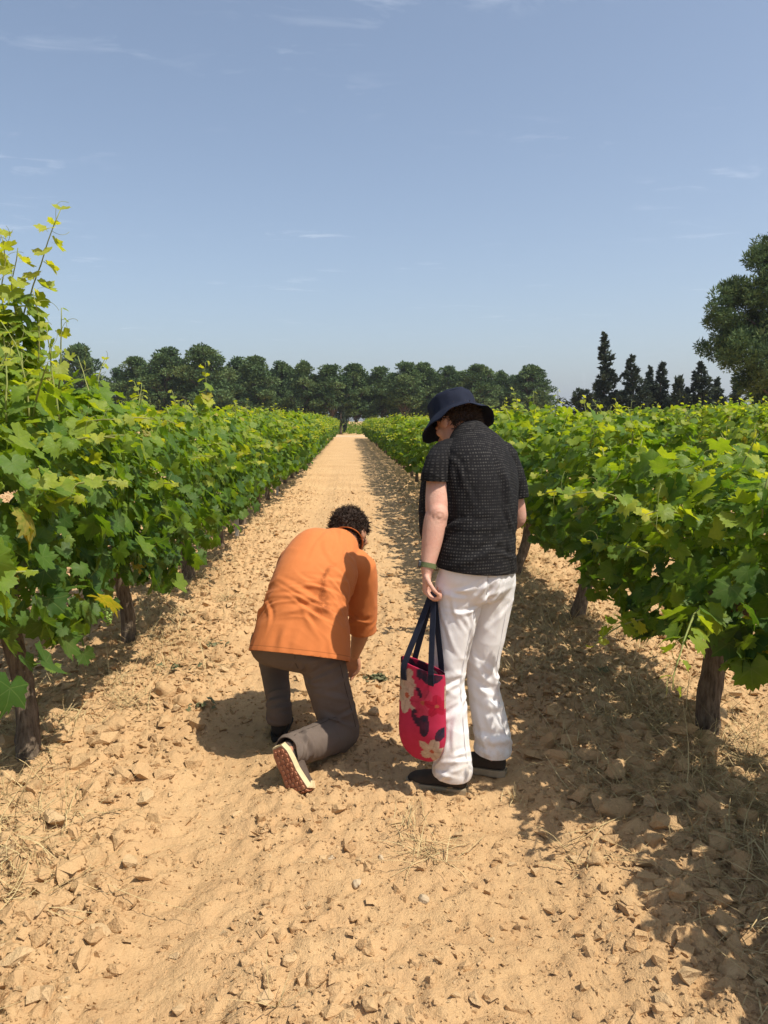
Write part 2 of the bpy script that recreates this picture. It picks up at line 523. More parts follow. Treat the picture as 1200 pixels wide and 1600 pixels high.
# ---------------------------------------------------------------- straw
def blades(n, px, py, length, rng, lie=0.8, width=0.0016):
    """n curved grass blades as ribbons of 3 quads rooted at px,py"""
    az = rng.random(n) * 6.283
    el = np.clip(rng.normal(1 - lie, 0.18, n), 0.02, 1.0) * 1.45
    L = length * (0.5 + rng.random(n)); curl = rng.normal(-0.15, 0.28, n)
    pts = []; p = np.stack([px, py, ground_h(px, py) + 0.004], -1)
    pts.append(p)
    e = el.copy(); a = az.copy()
    for k in range(4):
        d = np.stack([np.cos(a) * np.cos(e), np.sin(a) * np.cos(e), np.sin(e)], -1)
        p = p + d * (L / 4)[:, None]
        pts.append(p); e = e + curl * 0.35; a = a + rng.normal(0, 0.14, n)
    pts = np.stack(pts, 1)
    floor = ground_h(pts[..., 0].ravel(), pts[..., 1].ravel()).reshape(n, 5) + 0.004
    pts[..., 2] = np.maximum(pts[..., 2], floor)
    side = np.stack([-np.sin(az), np.cos(az), np.zeros(n)], -1)
    w = (width * (0.6 + 0.9 * rng.random(n)))[:, None, None] * np.array([1, 1, .9, .7, .25])[None, :, None]
    A = pts + side[:, None, :] * w; B = pts - side[:, None, :] * w
    V = np.stack([A, B], 2).reshape(-1, 3)
    i0 = (np.arange(n) * 10)[:, None]
    F = np.concatenate([np.stack([i0[:, 0] + 2 * k, i0[:, 0] + 2 * k + 1, i0[:, 0] + 2 * k + 3, i0[:, 0] + 2 * k + 2], -1) for k in range(4)])
    return V, F
rs = np.random.default_rng(17)
def straw_strip(rx, n, side, label, spread=0.26, ymax=16):
    # straw gathers in clumps along a row
    nc = n // 26
    yc = 1.6 * (ymax / 1.6) ** rs.random(nc); xc = rx + rs.normal(0, spread, nc) + side
    k = np.repeat(np.arange(nc), 26)
    px = xc[k] + rs.normal(0, 0.07, len(k)); py = yc[k] + rs.normal(0, 0.09, len(k))
    V, F = blades(len(k), px, py, 0.16, rs, 0.84)
    o = mobj('dry_grass', np_mesh('dry_grass', V, F, M_STRAW))
    tag(o, label, 'dry grass', kind='stuff')
straw_strip(ROW_L, 4600, 0.10, 'dry straw and dead grass lying under the left vine row')
straw_strip(ROW_R, 8500, -0.18, 'dry straw and dead grass lying under the right vine row')
def tuft(x, y, n, L, lie, label, seed, sp=0.03):
    r = np.random.default_rng(seed)
    V, F = blades(n, x + r.normal(0, sp, n), y + r.normal(0, sp, n), L, r, lie, 0.0013)
    V[:, 0] -= x; V[:, 1] -= y
    o = mobj('straw_tuft', np_mesh('straw_tuft', V, F, M_STRAW)); o.location = (x, y, 0)
    tag(o, label, 'straw tuft', 'loose straw tufts on the path')
for a in [
    (-0.20, 1.84, 12, 0.13, 0.35, 'thin upright straw tuft at the bottom of the picture', 1, 0.012),
    (0.27, 2.55, 46, 0.16, 0.80, 'flattened pale straw tuft below the red bag', 2, 0.05),
    (0.22, 2.72, 26, 0.10, 0.60, 'short greyish straw tuft in front of the bag shadow', 3, 0.03),
    (-1.12, 2.62, 44, 0.34, 0.90, 'long flattened straw bundle at the left edge', 4, 0.07),
    (-1.0, 2.30, 26, 0.30, 0.92, 'low straw bundle at the lower left edge', 14, 0.06),
    (0.98, 4.35, 60, 0.20, 0.55, 'bristly straw tuft in the right row shade beside the white trousers', 5, 0.05),
    (0.66, 2.92, 34, 0.06, 0.60, 'small dead weed just right of the brown shoe', 6, 0.03),
    (1.70, 3.30, 70, 0.26, 0.70, 'tangle of straw around the nearest right vine trunk', 7, 0.09),
    (-1.32, 5.00, 70, 0.24, 0.72, 'tangle of straw around the second left vine trunk', 8, 0.09),
    (-1.36, 7.20, 60, 0.26, 0.66, 'tangle of straw around the third left vine trunk', 9, 0.10),
    (1.22, 2.95, 90, 0.30, 0.86, 'broad mat of straw across the right row shade', 10, 0.12),
    (1.62, 5.35, 60, 0.26, 0.72, 'tangle of straw around the second right vine trunk', 11, 0.09),
]: tuft(*a)

# ================================================================== VINES
def leaf_outline():
    half = [(0, 1.0), (8, 0.82), (14, 0.88), (24, 0.66), (33, 0.80), (40, 0.78), (49, 0.95), (58, 0.78), (65, 0.82), (77, 0.62), (88, 0.74), (96, 0.70), (108, 0.82), (122, 0.66), (136, 0.70), (154, 0.60), (173, 0.16)]
    pts = [(-a, r) for a, r in reversed(half[1:])] + half
    return pts
def leaf_mesh_np(seed):
    """vine leaf, 5 toothed lobes, petiole at the origin, tip along +Y: about 45 triangles"""
    r = np.random.default_rng(seed)
    out = leaf_outline(); n = len(out)                       # 33
    cup = r.uniform(-0.65, 0.25); fold = r.uniform(0.0, 0.55); tw = r.uniform(-0.45, 0.45); tipd = r.uniform(-0.45, 0.05)
    def z(a, rr):
        x, y = math.sin(a) * rr, math.cos(a) * rr
        return cup * rr * rr + fold * abs(x) * (1 - 0.3 * abs(x)) + 0.06 * rr * math.cos(a * 6.9) + tw * x * y + (tipd * y * y if y > 0 else 0)
    V = [(0, 0, 0)]
    for a, rr in out:
        a = R(a); rr = rr * (1 + r.uniform(-0.08, 0.08)); V.append((math.sin(a) * rr, math.cos(a) * rr, z(a, rr)))
    inner = [0, 4, 8, 12, 16, 20, 24, 28, 32]
    for i in inner:
        a, rr = out[i]; a = R(a); rr *= 0.55
        V.append((math.sin(a) * rr, math.cos(a) * rr, z(a, rr)))
    F = []; k = len(inner); o0 = 1 + n
    for j in range(k - 1):
        F.append((0, o0 + j + 1, o0 + j))
        a = 1 + inner[j]
        F += [(o0 + j, a + 1, a), (o0 + j, a + 2, a + 1), (o0 + j, o0 + j + 1, a + 2), (o0 + j + 1, a + 3, a + 2), (o0 + j + 1, a + 4, a + 3)]
    # petiole: a thin strip back from the origin
    L = r.uniform(0.6, 1.0); b = len(V)
    V += [(0.028, 0, 0), (-0.028, 0, 0), (0.02, -0.4 * L, -0.35 * L), (-0.02, -0.4 * L, -0.35 * L)]
    F += [(b, b + 1, b + 3), (b, b + 3, b + 2)]
    V = np.array(V); V[:, 1] += 0
    return V, np.array(F)
LEAF_HI = [leaf_mesh_np(40 + i) for i in range(10)]
def leaf_lo(seed):
    r = np.random.default_rng(seed)
    ang = [0, 40, 62, 105, 165, -165, -105, -62, -40]; rad = [1.0, .76, .92, .80, .55, .55, .80, .92, .76]
    cup = r.uniform(-0.4, 0.1); fold = r.uniform(0.05, 0.25)
    V = [(0, 0, 0)]
    for a, q in zip(ang, rad):
        a = R(a); x, y = math.sin(a) * q, math.cos(a) * q
        V.append((x, y, cup * q * q + fold * abs(x)))
    F = [(0, 1 + (i + 1) % 9, 1 + i) for i in range(9)]
    return np.array(V), np.array(F)
LEAF_LO = [leaf_lo(60 + i) for i in range(4)]


def gen_vine(seed, top=1.5, wl=0.5, wr=0.5, zbot=0.45, n_shell=620, n_shoot=14, half=0.98, tall=(), size=0.088, droop=0):
    """leaf transforms of one vine: pos, tip dir, normal, scale, age, shell depth; and shoot polylines"""
    r = np.random.default_rng(seed)
    n = n_shell
    y = r.uniform(-half, half, n)
    phi = np.radians(r.uniform(-62, 242, n))
    zb = zbot + 0.13 * pn2(y * 2.2, y * 0 + seed * 1.7, 3) ; tp = top + 0.16 * pn2(y * 1.9, y * 0 + seed * 2.3, 6)
    zc, hh = (tp + zb) / 2, (tp - zb) / 2
    rad = np.where(r.random(n) < 0.33, r.uniform(0.30, 0.8, n), r.uniform(0.84, 1.06, n))
    lump = 1 + 0.36 * pn2(y * 2.6 + seed, phi * 1.4, 8) + 0.26 * pn2(y * 6 + seed, phi * 4, 12)
    w = np.where(np.cos(phi) < 0, wl, wr)
    c, s = np.cos(phi), np.sin(phi)
    e = 0.72
    px = np.sign(c) * np.abs(c) ** e * w * rad * lump
    pz = zc + np.sign(s) * np.abs(s) ** e * hh * rad * (0.5 + 0.5 * lump)
    pos = np.stack([px, y, pz], -1)
    out = norm(np.stack([c / w, 0.4 * r.normal(size=n), s / hh * 0.7], -1))
    nrm = norm(out * 0.75 + np.array([0.18, 0, 0.62]) + r.normal(size=(n, 3)) * 0.50)
    tip = np.array([0, 0, -1.0]) + out * 0.35 + r.normal(size=(n, 3)) * 0.55
    hz = np.clip((pz - zbot) / (top - zbot), 0, 1)
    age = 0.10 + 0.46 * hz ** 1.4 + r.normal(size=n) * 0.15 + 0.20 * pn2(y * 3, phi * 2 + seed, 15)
    sc = size * (1.08 - 0.30 * hz) * np.where(r.random(n) < .3, r.uniform(.35, .65, n), r.uniform(0.65, 1.25, n))
    shoots = []
    P, T, Nn, S, A, D = [pos], [tip], [nrm], [sc], [age], [rad]
    specs = []
    for k in range(n_shoot * 2):
        kind = r.random()
        y0 = r.uniform(-half * 0.95, half * 0.95)
        if kind < 0.55:      # up out of the top
            specs.append((Vector((r.uniform(-0.7, 0.7) * wl, y0, top - 0.12)), Vector((r.normal() * 0.35, r.normal() * 0.4, 1)), r.uniform(0.12, 0.40), 0.9))
        else:                # out of the side, drooping
            sd = -1 if r.random() < 0.5 else 1
            specs.append((Vector((sd * 0.42, y0, r.uniform(0.75, 1.0) * top - 0.1)), Vector((sd * 0.9, r.normal() * 0.5, 0.35)), r.uniform(0.15, 0.40), 2.6))
    for k in range(droop):   # long hanging canes
        sd = -1 if r.random() < 0.5 else 1
        specs.append((Vector((sd * 0.48, r.uniform(-half, half) * 0.9, r.uniform(0.65, 0.9))), Vector((sd * 0.5, r.normal() * 0.4, 0.0)), r.uniform(0.3, 0.5), 3.5))
    specs += list(tall)
    for (p0, d0, L, g) in specs:
        step = 0.05; p = Vector(p0); d = Vector(d0).normalized(); line = [p.copy()]
        m = max(3, int(L / step))
        for j in range(m):
            f = j / m
            d = (d + Vector((r.normal() * 0.10, r.normal() * 0.10, -g * 0.05 * (0.3 + f)))).normalized()
            p = p + d * step; line.append(p.copy())
            sdv = d.cross(Vector((0, 0, 1)));  sdv = sdv.normalized() if sdv.length > 0.05 else Vector((1, 0, 0))
            sdv = (sdv * (1 if j % 2 else -1) + Vector((r.normal() * .4, r.normal() * .4, 0))).normalized()
            ls = size * (1.0 - 0.74 * f if L < .58 else 1.45 - 0.85 * f) * r.uniform(0.65, 1.0)
            for q in range(2 if f < 0.5 else 1):
                sv = sdv if q == 0 else -sdv
                P.append(np.array([(p + sv * ls * 0.75)[:]])); T.append(np.array([(sv * 0.8 + d * 0.3 + Vector((0, 0, -0.5)))[:]]))
                Nn.append(norm(np.array([(Vector((0.2, -0.05, 0.85)) + sv * 0.45 + Vector(r.normal(size=3) * 0.3))[:]])))
                S.append(np.array([ls])); A.append(np.array([0.50 + 0.5 * f + r.normal() * 0.08])); D.append(np.array([1.05]))
        shoots.append(line)
    pos, tip, nrm, sc, age, dep = [np.concatenate(a) for a in (P, T, Nn, S, A, D)]
    tip = norm(tip - nrm * np.sum(tip * nrm, -1, keepdims=True))
    return dict(pos=pos, tip=tip, nrm=nrm, sc=sc, age=np.clip(age, 0, 1), dep=dep, shoots=shoots)

def leaf_frames(g, ii):
    X = np.cross(g['tip'][ii], g['nrm'][ii])
    return np.stack([X, g['tip'][ii], g['nrm'][ii]], -1)      # columns

def foliage_mesh(name, g, ii, bank, seed):
    r = np.random.default_rng(seed)
    Vs, Fs, Ag, Uv, base = [], [], [], [], 0
    which = r.integers(0, len(bank), len(ii))
    for k, (V, F) in enumerate(bank):
        jj = ii[which == k]
        if not len(jj): continue
        M = leaf_frames(g, jj)
        Pp = np.einsum('nij,vj->nvi', M, V) * g['sc'][jj][:, None, None] + g['pos'][jj][:, None, :]
        Vs.append(Pp.reshape(-1, 3)); Fs.append((F[None] + (np.arange(len(jj)) * len(V))[:, None, None]).reshape(-1, 3) + base)
        Ag.append(np.repeat(g['age'][jj], len(V))); Uv.append(np.tile(V, (len(jj), 1))); base += len(jj) * len(V)
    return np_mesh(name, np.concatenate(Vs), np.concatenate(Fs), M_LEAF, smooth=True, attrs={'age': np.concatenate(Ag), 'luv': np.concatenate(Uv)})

AGES = [0.03, 0.15, 0.27, 0.40, 0.54, 0.70, 0.88]
LEAF_OBJ = {}
for s in range(10):
    for a in range(len(AGES)):
        V, F = LEAF_HI[s]
        LEAF_OBJ[s, a] = np_mesh('leaf', V, F, M_LEAF, smooth=True, attrs={'age': np.full(len(V), AGES[a]), 'luv': V})

def tube_np(pts, rad, sides=6, twist=0.0, nz=0.0, seed=0):
    pts = [Vector(p) for p in pts]; V, F = [], []
    ref = Vector((0.31, 0.95, 0.07)); n = len(pts); r = random.Random(seed)
    for i, p in enumerate(pts):
        t = (pts[min(i + 1, n - 1)] - pts[max(i - 1, 0)]).normalized()
        x = ref - t * ref.dot(t); x = x.normalized() if x.length > 1e-4 else t.orthogonal().normalized()
        y = t.cross(x); rr = rad[i] if isinstance(rad, (list, tuple)) else rad
        for k in range(sides):
            a = 2 * math.pi * k / sides + twist * i
            q = rr * (1 + nz * (mnoise.noise((math.cos(a) * 2 + seed, math.sin(a) * 2, i * 0.45)) + r.uniform(-.3, .3)))
            V.append((p + (x * math.cos(a) + y * math.sin(a)) * q)[:])
    for i in range(n - 1):
        for k in range(sides):
            F.append((i * sides + k, i * sides + (k + 1) % sides, (i + 1) * sides + (k + 1) % sides, (i + 1) * sides + k))
    F.append(tuple(range(sides))[::-1]); F.append(tuple((n - 1) * sides + k for k in range(sides)))
    return V, F
class Tubes:
    def __init__(s): s.V, s.F = [], []
    def add(s, V, F):
        b = len(s.V); s.V += list(V); s.F += [tuple(i + b for i in f) for f in F]
    def mesh(s, name, mat, smooth=True): return np_mesh(name, s.V, s.F, mat, smooth)

def trunk_mesh(seed, lean=(0.0, 0.0), h=0.66, r0=0.052, hi=True):
    rr = random.Random(seed); T = Tubes()
    pts, rad = [], []
    m = 12 if hi else 5
    for i in range(m + 1):
        f = i / m
        pts.append((lean[0] * (1 - f) ** 1.4 + 0.018 * math.sin(f * 5 + seed), lean[1] * (1 - f) ** 1.4 + 0.02 * math.sin(f * 4 + seed * 2), -0.05 + f * (h + 0.05)))
        rad.append(r0 * (1.25 - 0.6 * f if f < 0.25 else 1.12 - 0.22 * f + (0.35 * max(0, f - 0.75))))
    T.add(*tube_np(pts, rad, 12 if hi else 6, 0.06, 0.22 if hi else 0.1, seed))
    top = Vector(pts[-1])
    for sgn in (-1, 1):
        q = [top + Vector((0, 0, -0.03)), top + Vector((0.01, sgn * 0.16, 0.04)), top + Vector((-0.01, sgn * 0.38, 0.05)), top + Vector((0.0, sgn * 0.62, 0.03))]
        T.add(*tube_np(q, [r0 * 0.75, r0 * 0.62, r0 * 0.5, r0 * 0.36], 8 if hi else 5, 0, 0.2, seed + 5))
    return T.mesh('trunk', M_BARK)

def grape_bunch(parent, loc, seed):
    r = np.random.default_rng(seed); V, F = ICO_V, ICO_F; Vs, Fs = [], []
    for k in range(60):
        f = r.random(); a = r.random() * 6.28; q = 0.032 * (1 - f * 0.8)
        c = np.array([q * math.cos(a), q * math.sin(a), -f * 0.13]); Vs.append(V * 0.0075 + c); Fs.append(F + k * len(V))
    mobj('grape_bunch', np_mesh('grape_bunch', np.concatenate(Vs), np.concatenate(Fs), M_GRAPE, smooth=True), parent, loc)

CAM = np.array([0, 0, 1.5])
def near_vine(x, y, seed, label, n_obj, group, lean=(0, 0), th=0.66, r0=0.052, grapes=(), **kw):
    z0 = gz(x, y)
    v = empty('grape_vine', (x, y, z0), label, 'grapevine', group)
    mobj('trunk', trunk_mesh(seed, lean, th, r0), v)
    g = gen_vine(seed, **kw)
    world_p = g['pos'] + np.array([x, y, z0])
    toc = norm(CAM - world_p); cen = g['pos'] - np.array([0, 0, 0.95]); cen[:, 1] *= 0.2
    vis = np.sum(norm(cen) * toc, -1)
    score = np.where(g['dep'] > 0.83, 1, 0) * (vis > -0.15) * (g['sc'] * (1 + 0.6 * vis)) / np.linalg.norm(CAM - world_p, axis=-1)
    order = np.argsort(-score); pick = order[:n_obj]
    r = np.random.default_rng(seed + 999)
    M = leaf_frames(g, pick)
    for j, i in enumerate(pick):
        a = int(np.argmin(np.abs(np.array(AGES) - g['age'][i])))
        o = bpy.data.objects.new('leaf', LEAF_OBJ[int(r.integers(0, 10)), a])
        COL.objects.link(o); o.parent = v
        s = float(g['sc'][i]); m = Matrix([[M[j, a1, b1] * s for b1 in range(3)] + [float(g['pos'][i][a1])] for a1 in range(3)] + [[0, 0, 0, 1]])
        o.matrix_basis = m
    rest = order[n_obj:]
    fo = mobj('foliage', foliage_mesh('foliage', g, rest, LEAF_HI if y < 8 else LEAF_LO, seed), v)
    fo['kind'] = 'stuff'
    for ln in g['shoots']:
        n = len(ln); rad = [0.0042 * (1 - 0.75 * i / n) + 0.0006 for i in range(n)]
        T = Tubes(); T.add(*tube_np(ln, rad, 5))
        rr = random.Random(seed + n)
        for k in range(2):      # tendrils near the tip
            p = Vector(ln[-2 - k]); d = Vector((rr.uniform(-1, 1), rr.uniform(-1, 1), rr.uniform(0, 1))).normalized(); pts = [p]
            ax = Vector((rr.uniform(-1, 1), rr.uniform(-1, 1), rr.uniform(-1, 1))).normalized()
            for j in range(9):
                d = Quaternion(ax, 0.10 + 0.06 * j) @ d; p = p + d * 0.014; pts.append(p.copy())
            T.add(*tube_np(pts, 0.0011, 3))
        mobj('shoot', T.mesh('shoot', M_SHOOT), v)
    for gp in grapes: grape_bunch(v, gp, seed + 3)
    return v

up = lambda x, y, z, dx, dy, dz, L, g: (Vector((x, y, z)), Vector((dx, dy, dz)), L, g)
LG, RG = 'vines near the camera in the left row', 'vines near the camera in the right row'
near_vine(ROW_L, 1.50, 11, 'leafy grapevine cut by the left edge of the picture, nearest on that side', 40, LG, top=1.45, zbot=0.5, n_shell=520, n_shoot=5)
near_vine(ROW_L, 3.36, 12, 'tallest grapevine at the left edge with a shoot rising high above the horizon', 290, LG, lean=(0.10, -0.06), th=0.68, r0=0.044,
          top=1.60, zbot=0.58, wl=0.5, wr=0.46, n_shell=1650, n_shoot=16, size=0.076, grapes=[(0.30, 0.45, 0.60), (0.34, 0.30, 0.62)],
          tall=[up(0.00, 0.16, 1.62, 0.14, 0.02, 1, 0.80, 0.02), up(-0.02, 0.12, 1.62, 0.08, 0.05, 1, 0.66, 0.05), up(0.02, 0.10, 1.62, 0.02, 0.1, 1, 0.60, 0.05), up(0.15, 0.30, 1.5, 0.1, 0.0, 1, 0.40, 0.1), up(0.22, 0.1, 1.5, 0.1, 0.0, 1, 0.45, 0.1), up(0.1, 0.25, 1.5, 0.0, 0.0, 1, 0.45, 0.1), up(0.0, -0.3, 1.5, 0.0, 0.1, 1, 0.56, 0.1), up(0.2, -0.1, 1.5, 0.0, 0.1, 1, 0.5, 0.1)] + [up(0.32 * math.sin(k * 2.4), -0.45 + 0.055 * k, 1.46, 0.0, 0.05 * math.sin(k), 1, 0.34 + 0.03 * (k % 4), 0.4) for k in range(9)] + [up(-0.03, 0.13, 1.62, 0.11, 0.03, 1, 0.72, 0.03), up(0.03, 0.17, 1.62, 0.09, 0.0, 1, 0.64, 0.03)])
near_vine(ROW_L, 5.08, 13, 'grapevine on the left whose straight trunk stands in dry straw, second from the edge', 290, LG, th=0.62, r0=0.045,
          top=1.52, zbot=0.53, n_shell=1500, n_shoot=12, size=0.074, tall=[up(0.1, 0.3, 1.45, 0.1, 0, 1, 0.35, 0.2)])
near_vine(ROW_L - 0.03, 7.20, 14, 'grapevine of the left row with a thin shoot standing up before the pines', 260, LG, th=0.60,
          top=1.50, zbot=0.52, n_shell=1350, n_shoot=14, size=0.074, tall=[up(0.18, -0.2, 1.42, 0.28, 0, 1, 0.62, 0.35), up(0.1, 0.4, 1.45, 0.0, 0.2, 1, 0.3, 0.2)])
near_vine(ROW_L - 0.02, 8.98, 15, 'grapevine of the left row just before the first steel post', 140, LG, th=0.58, top=1.52, zbot=0.50, wr=0.42, n_shell=1200, n_shoot=14, size=0.075)
near_vine(ROW_L, 10.8, 16, 'grapevine of the left row just beyond the first steel post', 120, LG, th=0.58, top=1.55, zbot=0.50, wr=0.42, n_shell=1200, n_shoot=14, size=0.075)
near_vine(ROW_L, 12.6, 17, 'grapevine of the left row two places beyond the first steel post', 110, LG, th=0.58, top=1.58, zbot=0.50, wr=0.42, n_shell=1200, n_shoot=14, size=0.075)

near_vine(ROW_R + 0.05, 1.55, 21, 'grapevine cut by the right edge with its shadow in the bottom right corner', 80, RG, top=1.12, zbot=0.52, wl=0.28, wr=0.36, n_shell=1000, n_shoot=3, size=0.082)
near_vine(ROW_R, 3.46, 22, 'low spreading grapevine with large leaves nearest on the right, thick bare trunk', 290, RG, lean=(-0.02, -0.02), th=0.60, r0=0.050,
          top=1.26, zbot=0.54, wl=0.46, wr=0.36, n_shell=1450, n_shoot=10, size=0.082, droop=2,
          tall=[up(-0.48, -0.55, 0.95, -0.15, -0.1, 0.2, 0.55, 3.4), up(0.2, 0.5, 1.1, 0.1, 0, 1, 0.3, 0.4)])
near_vine(ROW_R + 0.03, 5.50, 23, 'grapevine on the right with a leaning trunk, second from the right edge', 290, RG, lean=(-0.10, -0.10), th=0.62, r0=0.046,
          top=1.40, zbot=0.58, wl=0.46, wr=0.36, n_shell=1400, n_shoot=12, size=0.077, droop=2, tall=[up(-0.5, -0.3, 1.0, -0.8, -0.2, 0.1, 0.6, 2.2), up(0.0, 0.4, 1.2, 0, 0, 1, 0.3, 0.2)])
near_vine(ROW_R, 7.28, 24, 'grapevine right of the white trousers with a yellow green shoot standing above it', 260, RG, lean=(-0.16, -0.06), th=0.62, r0=0.045,
          top=1.50, zbot=0.56, wl=0.46, wr=0.36, n_shell=1300, n_shoot=13, size=0.075, droop=1, tall=[up(-0.1, -0.1, 1.42, -0.02, 0, 1, 0.36, 0.1), up(-0.05, -0.25, 1.42, 0.05, 0, 1, 0.32, 0.1), up(-0.2, -0.2, 1.4, -0.1, 0, 1, 0.30, 0.2), up(0.1, 0.1, 1.3, 0.1, 0, 1, 0.25, 0.2)])
near_vine(ROW_R, 9.2, 25, 'grapevine of the right row largely hidden behind the black shirt', 110, RG, th=0.58, top=1.46, zbot=0.50, wr=0.42, n_shell=1200, n_shoot=14, size=0.075)
near_vine(ROW_R, 11.1, 26, 'grapevine of the right row seen just left of the black sleeve', 100, RG, th=0.58, top=1.5, zbot=0.50, wr=0.42, n_shell=1200, n_shoot=14, size=0.075)
near_vine(ROW_R, 13.0, 27, 'grapevine of the right row seen just left of the bare arm', 100, RG, th=0.58, top=1.5, zbot=0.50, wr=0.42, n_shell=1200, n_shoot=14, size=0.075)

# far vines: shared meshes, one object each
FAR = []
for k in range(7):
    g = gen_vine(500 + k, top=1.52 + 0.03 * (k % 3), zbot=0.48, n_shell=1050, n_shoot=14, size=0.080)
    FAR.append(foliage_mesh('foliage', g, np.arange(len(g['pos'])), LEAF_LO, 600 + k))
FTR = [trunk_mesh(700 + k, (0.05 * (k - 1), 0.03), 0.58, 0.042, False) for k in range(3)]
rf = random.Random(3)
def far_row(x, y0, y1, label, group, step=1.84, sc=1.0):
    y = y0
    while y < y1:
        v = empty('grape_vine', (x + rf.uniform(-.05, .05), y + rf.uniform(-.12, .12), gz(x, y)), label, 'grapevine', group)
        mobj('trunk', rf.choice(FTR), v)
        f = mobj('foliage', rf.choice(FAR), v); f['kind'] = 'stuff'
        f.rotation_euler = (0, 0, rf.choice((0, math.pi)))
        f.scale = (rf.uniform(0.9, 1.1), rf.uniform(0.95, 1.08), sc * rf.uniform(0.93, 1.08))
        y += step
far_row(ROW_L, 14.45, 72, 'grapevine farther down the left row, its leaves merging with its neighbours', 'vines far down the left row', 1.84, 1.03)
far_row(ROW_R, 14.9, 68, 'grapevine farther down the right row, left of the person in black', 'vines far down the right row', 1.88)
far_row(4.98, 6.6, 66, 'grapevine in the second row on the right, seen over the nearest row', 'vines in the second row on the right', 1.88, 1.02)
far_row(8.22, 12.0, 60, 'grapevine in the third row on the right, its top just showing', 'vines in the third row on the right', 1.88, 1.06)

# steel posts in the left row
def steel_post(x, y, h, label):
    p = empty('trellis_post', (x, y, gz(x, y) - 0.05), label, 'post', 'steel posts in the vine rows')
    T = Tubes(); prof = [(-.022, -.014), (.022, -.014), (.022, .014), (.018, .014), (.018, -.010), (-.018, -.010), (-.018, .014), (-.022, .014)]
    V = [(a, b, 0) for a, b in prof] + [(a, b, h) for a, b in prof]; n = 8
    F = [(k, (k + 1) % n, n + (k + 1) % n, n + k) for k in range(n)] + [tuple(range(n))[::-1], tuple(range(n, 2 * n))]
    mobj('profile', np_mesh('profile', V, F, M_GALV), p)
    for k in range(6):
        V2 = [(a * .5 + .0, -.017 + b * 0.2, 0.35 + k * .2 + c) for a, b, c in ((-.01, 0, 0), (.01, 0, 0), (.01, 0, .02), (-.01, 0, .02), (-.01, -.02, .02), (.01, -.02, .02))]
        mobj('wire_hook', np_mesh('wire_hook', V2, [(0, 1, 2, 3), (3, 2, 5, 4)], M_GALV), p)
steel_post(-1.40, 9.55, 1.35, 'galvanised steel post standing bare below the left vine row')
steel_post(-1.42, 15.2, 1.35, 'second galvanised steel post farther along the left row')

# ================================================================== TREES AND FAR SETTING
def tri_cloud(centers, radii, n_per, size, seed, flat=0.75, slim=0.38, upb=0.35):
    """clumps of needle tufts: many slim triangles over ellipsoidal clumps"""
    r = np.random.default_rng(seed); Vs = []; Ti = []
    for c, q in zip(centers, radii):
        n = max(12, int(n_per * (q ** 2)))
        d = norm(r.normal(size=(n, 3)))
        lump = 1 + 0.28 * vn3(d * 2.1 + np.asarray(c), seed)
        rad = q * lump * np.where(r.random(n) < 0.8, r.uniform(0.78, 1.05, n), r.uniform(0.3, 0.8, n))
        p = np.asarray(c) + d * rad[:, None] * np.array([1, 1, flat])
        o = norm(d + np.array([0, 0, upb]) + r.normal(size=(n, 3)) * 0.55)
        s = norm(np.cross(o, r.normal(size=(n, 3))))
        L = size * r.uniform(0.6, 1.3, n)[:, None]
        Vs.append(np.stack([p - s * L * slim, p + s * L * slim, p + o * L], 1).reshape(-1, 3))
        Ti.append(np.full(n * 3, np.clip(0.45 + 0.28 * r.normal(), 0, 1)))
    V = np.concatenate(Vs); F = np.arange(len(V)).reshape(-1, 3)
    return V, F, np.concatenate(Ti)

def pine_variant(seed, h=10.0, w=2.6, bole=0.30, n_cl=74, dens=300, size=0.30):
    rr = random.Random(seed); T = Tubes()
    lean = rr.uniform(-0.5, 0.5)
    tp = [Vector((lean * (f ** 1.5) + 0.12 * math.sin(f * 7 + seed), 0.15 * math.sin(f * 5 + seed), f * h * 0.9 - 0.3)) for f in [i / 9 for i in range(10)]]
    T.add(*tube_np(tp, [0.20 * (1 - 0.8 * i / 9) for i in range(10)], 8, 0, 0.12, seed))
    cs, qs = [], []
    for k in range(n_cl):
        f = (k + 0.5) / n_cl
        zf = bole + (1 - bole) * f
        prof = math.sin(math.pi * min(1, 0.26 + 0.71 * f)) ** 0.95
        a = k * 2.399 + rr.uniform(-.5, .5); q = rr.uniform(0.38, 1.05)
        rad = max(0, (w - q * 0.7) * prof * rr.uniform(0.40, 1.15))
        ax = tp[min(9, int(zf * 9))]
        c = Vector((ax.x + math.cos(a) * rad, ax.y + math.sin(a) * rad, min(zf * h, h - q * 0.6) + rr.uniform(-.6, .4)))
        cs.append(c); qs.append(q)
        b = tp[max(0, min(8, int((zf - 0.12) * 9)))]
        T.add(*tube_np([b, b.lerp(c, 0.5) + Vector((0, 0, 0.12)), c], [0.07, 0.05, 0.02], 5))
    V, F, t = tri_cloud(np.array([c[:] for c in cs]), qs, dens, size, seed)
    return T.mesh('trunk', M_PBARK), np_mesh('crown', V, F, M_PINE, attrs={'tint': t})
PINES = [pine_variant(900, 10, 3.5, .12, 84), pine_variant(901, 10, 3.6, .14, 84), pine_variant(902, 10, 2.7, .18, 62), pine_variant(903, 10, 3.6, .08, 90), pine_variant(904, 10, 2.1, .12, 48), pine_variant(905, 10, 2.9, .28, 62)]
F_PX = 1200.0
def world_x(px, y): return (px - 545) / 1202.0 * y
def world_h(py, y): return 1.5 + (658 - py) / 1208.0 * y
TREE_Y = 108.0
def terrain(x, y): return float(ground_far(x, y))
def ground_far(x, y): return gz(x, y)
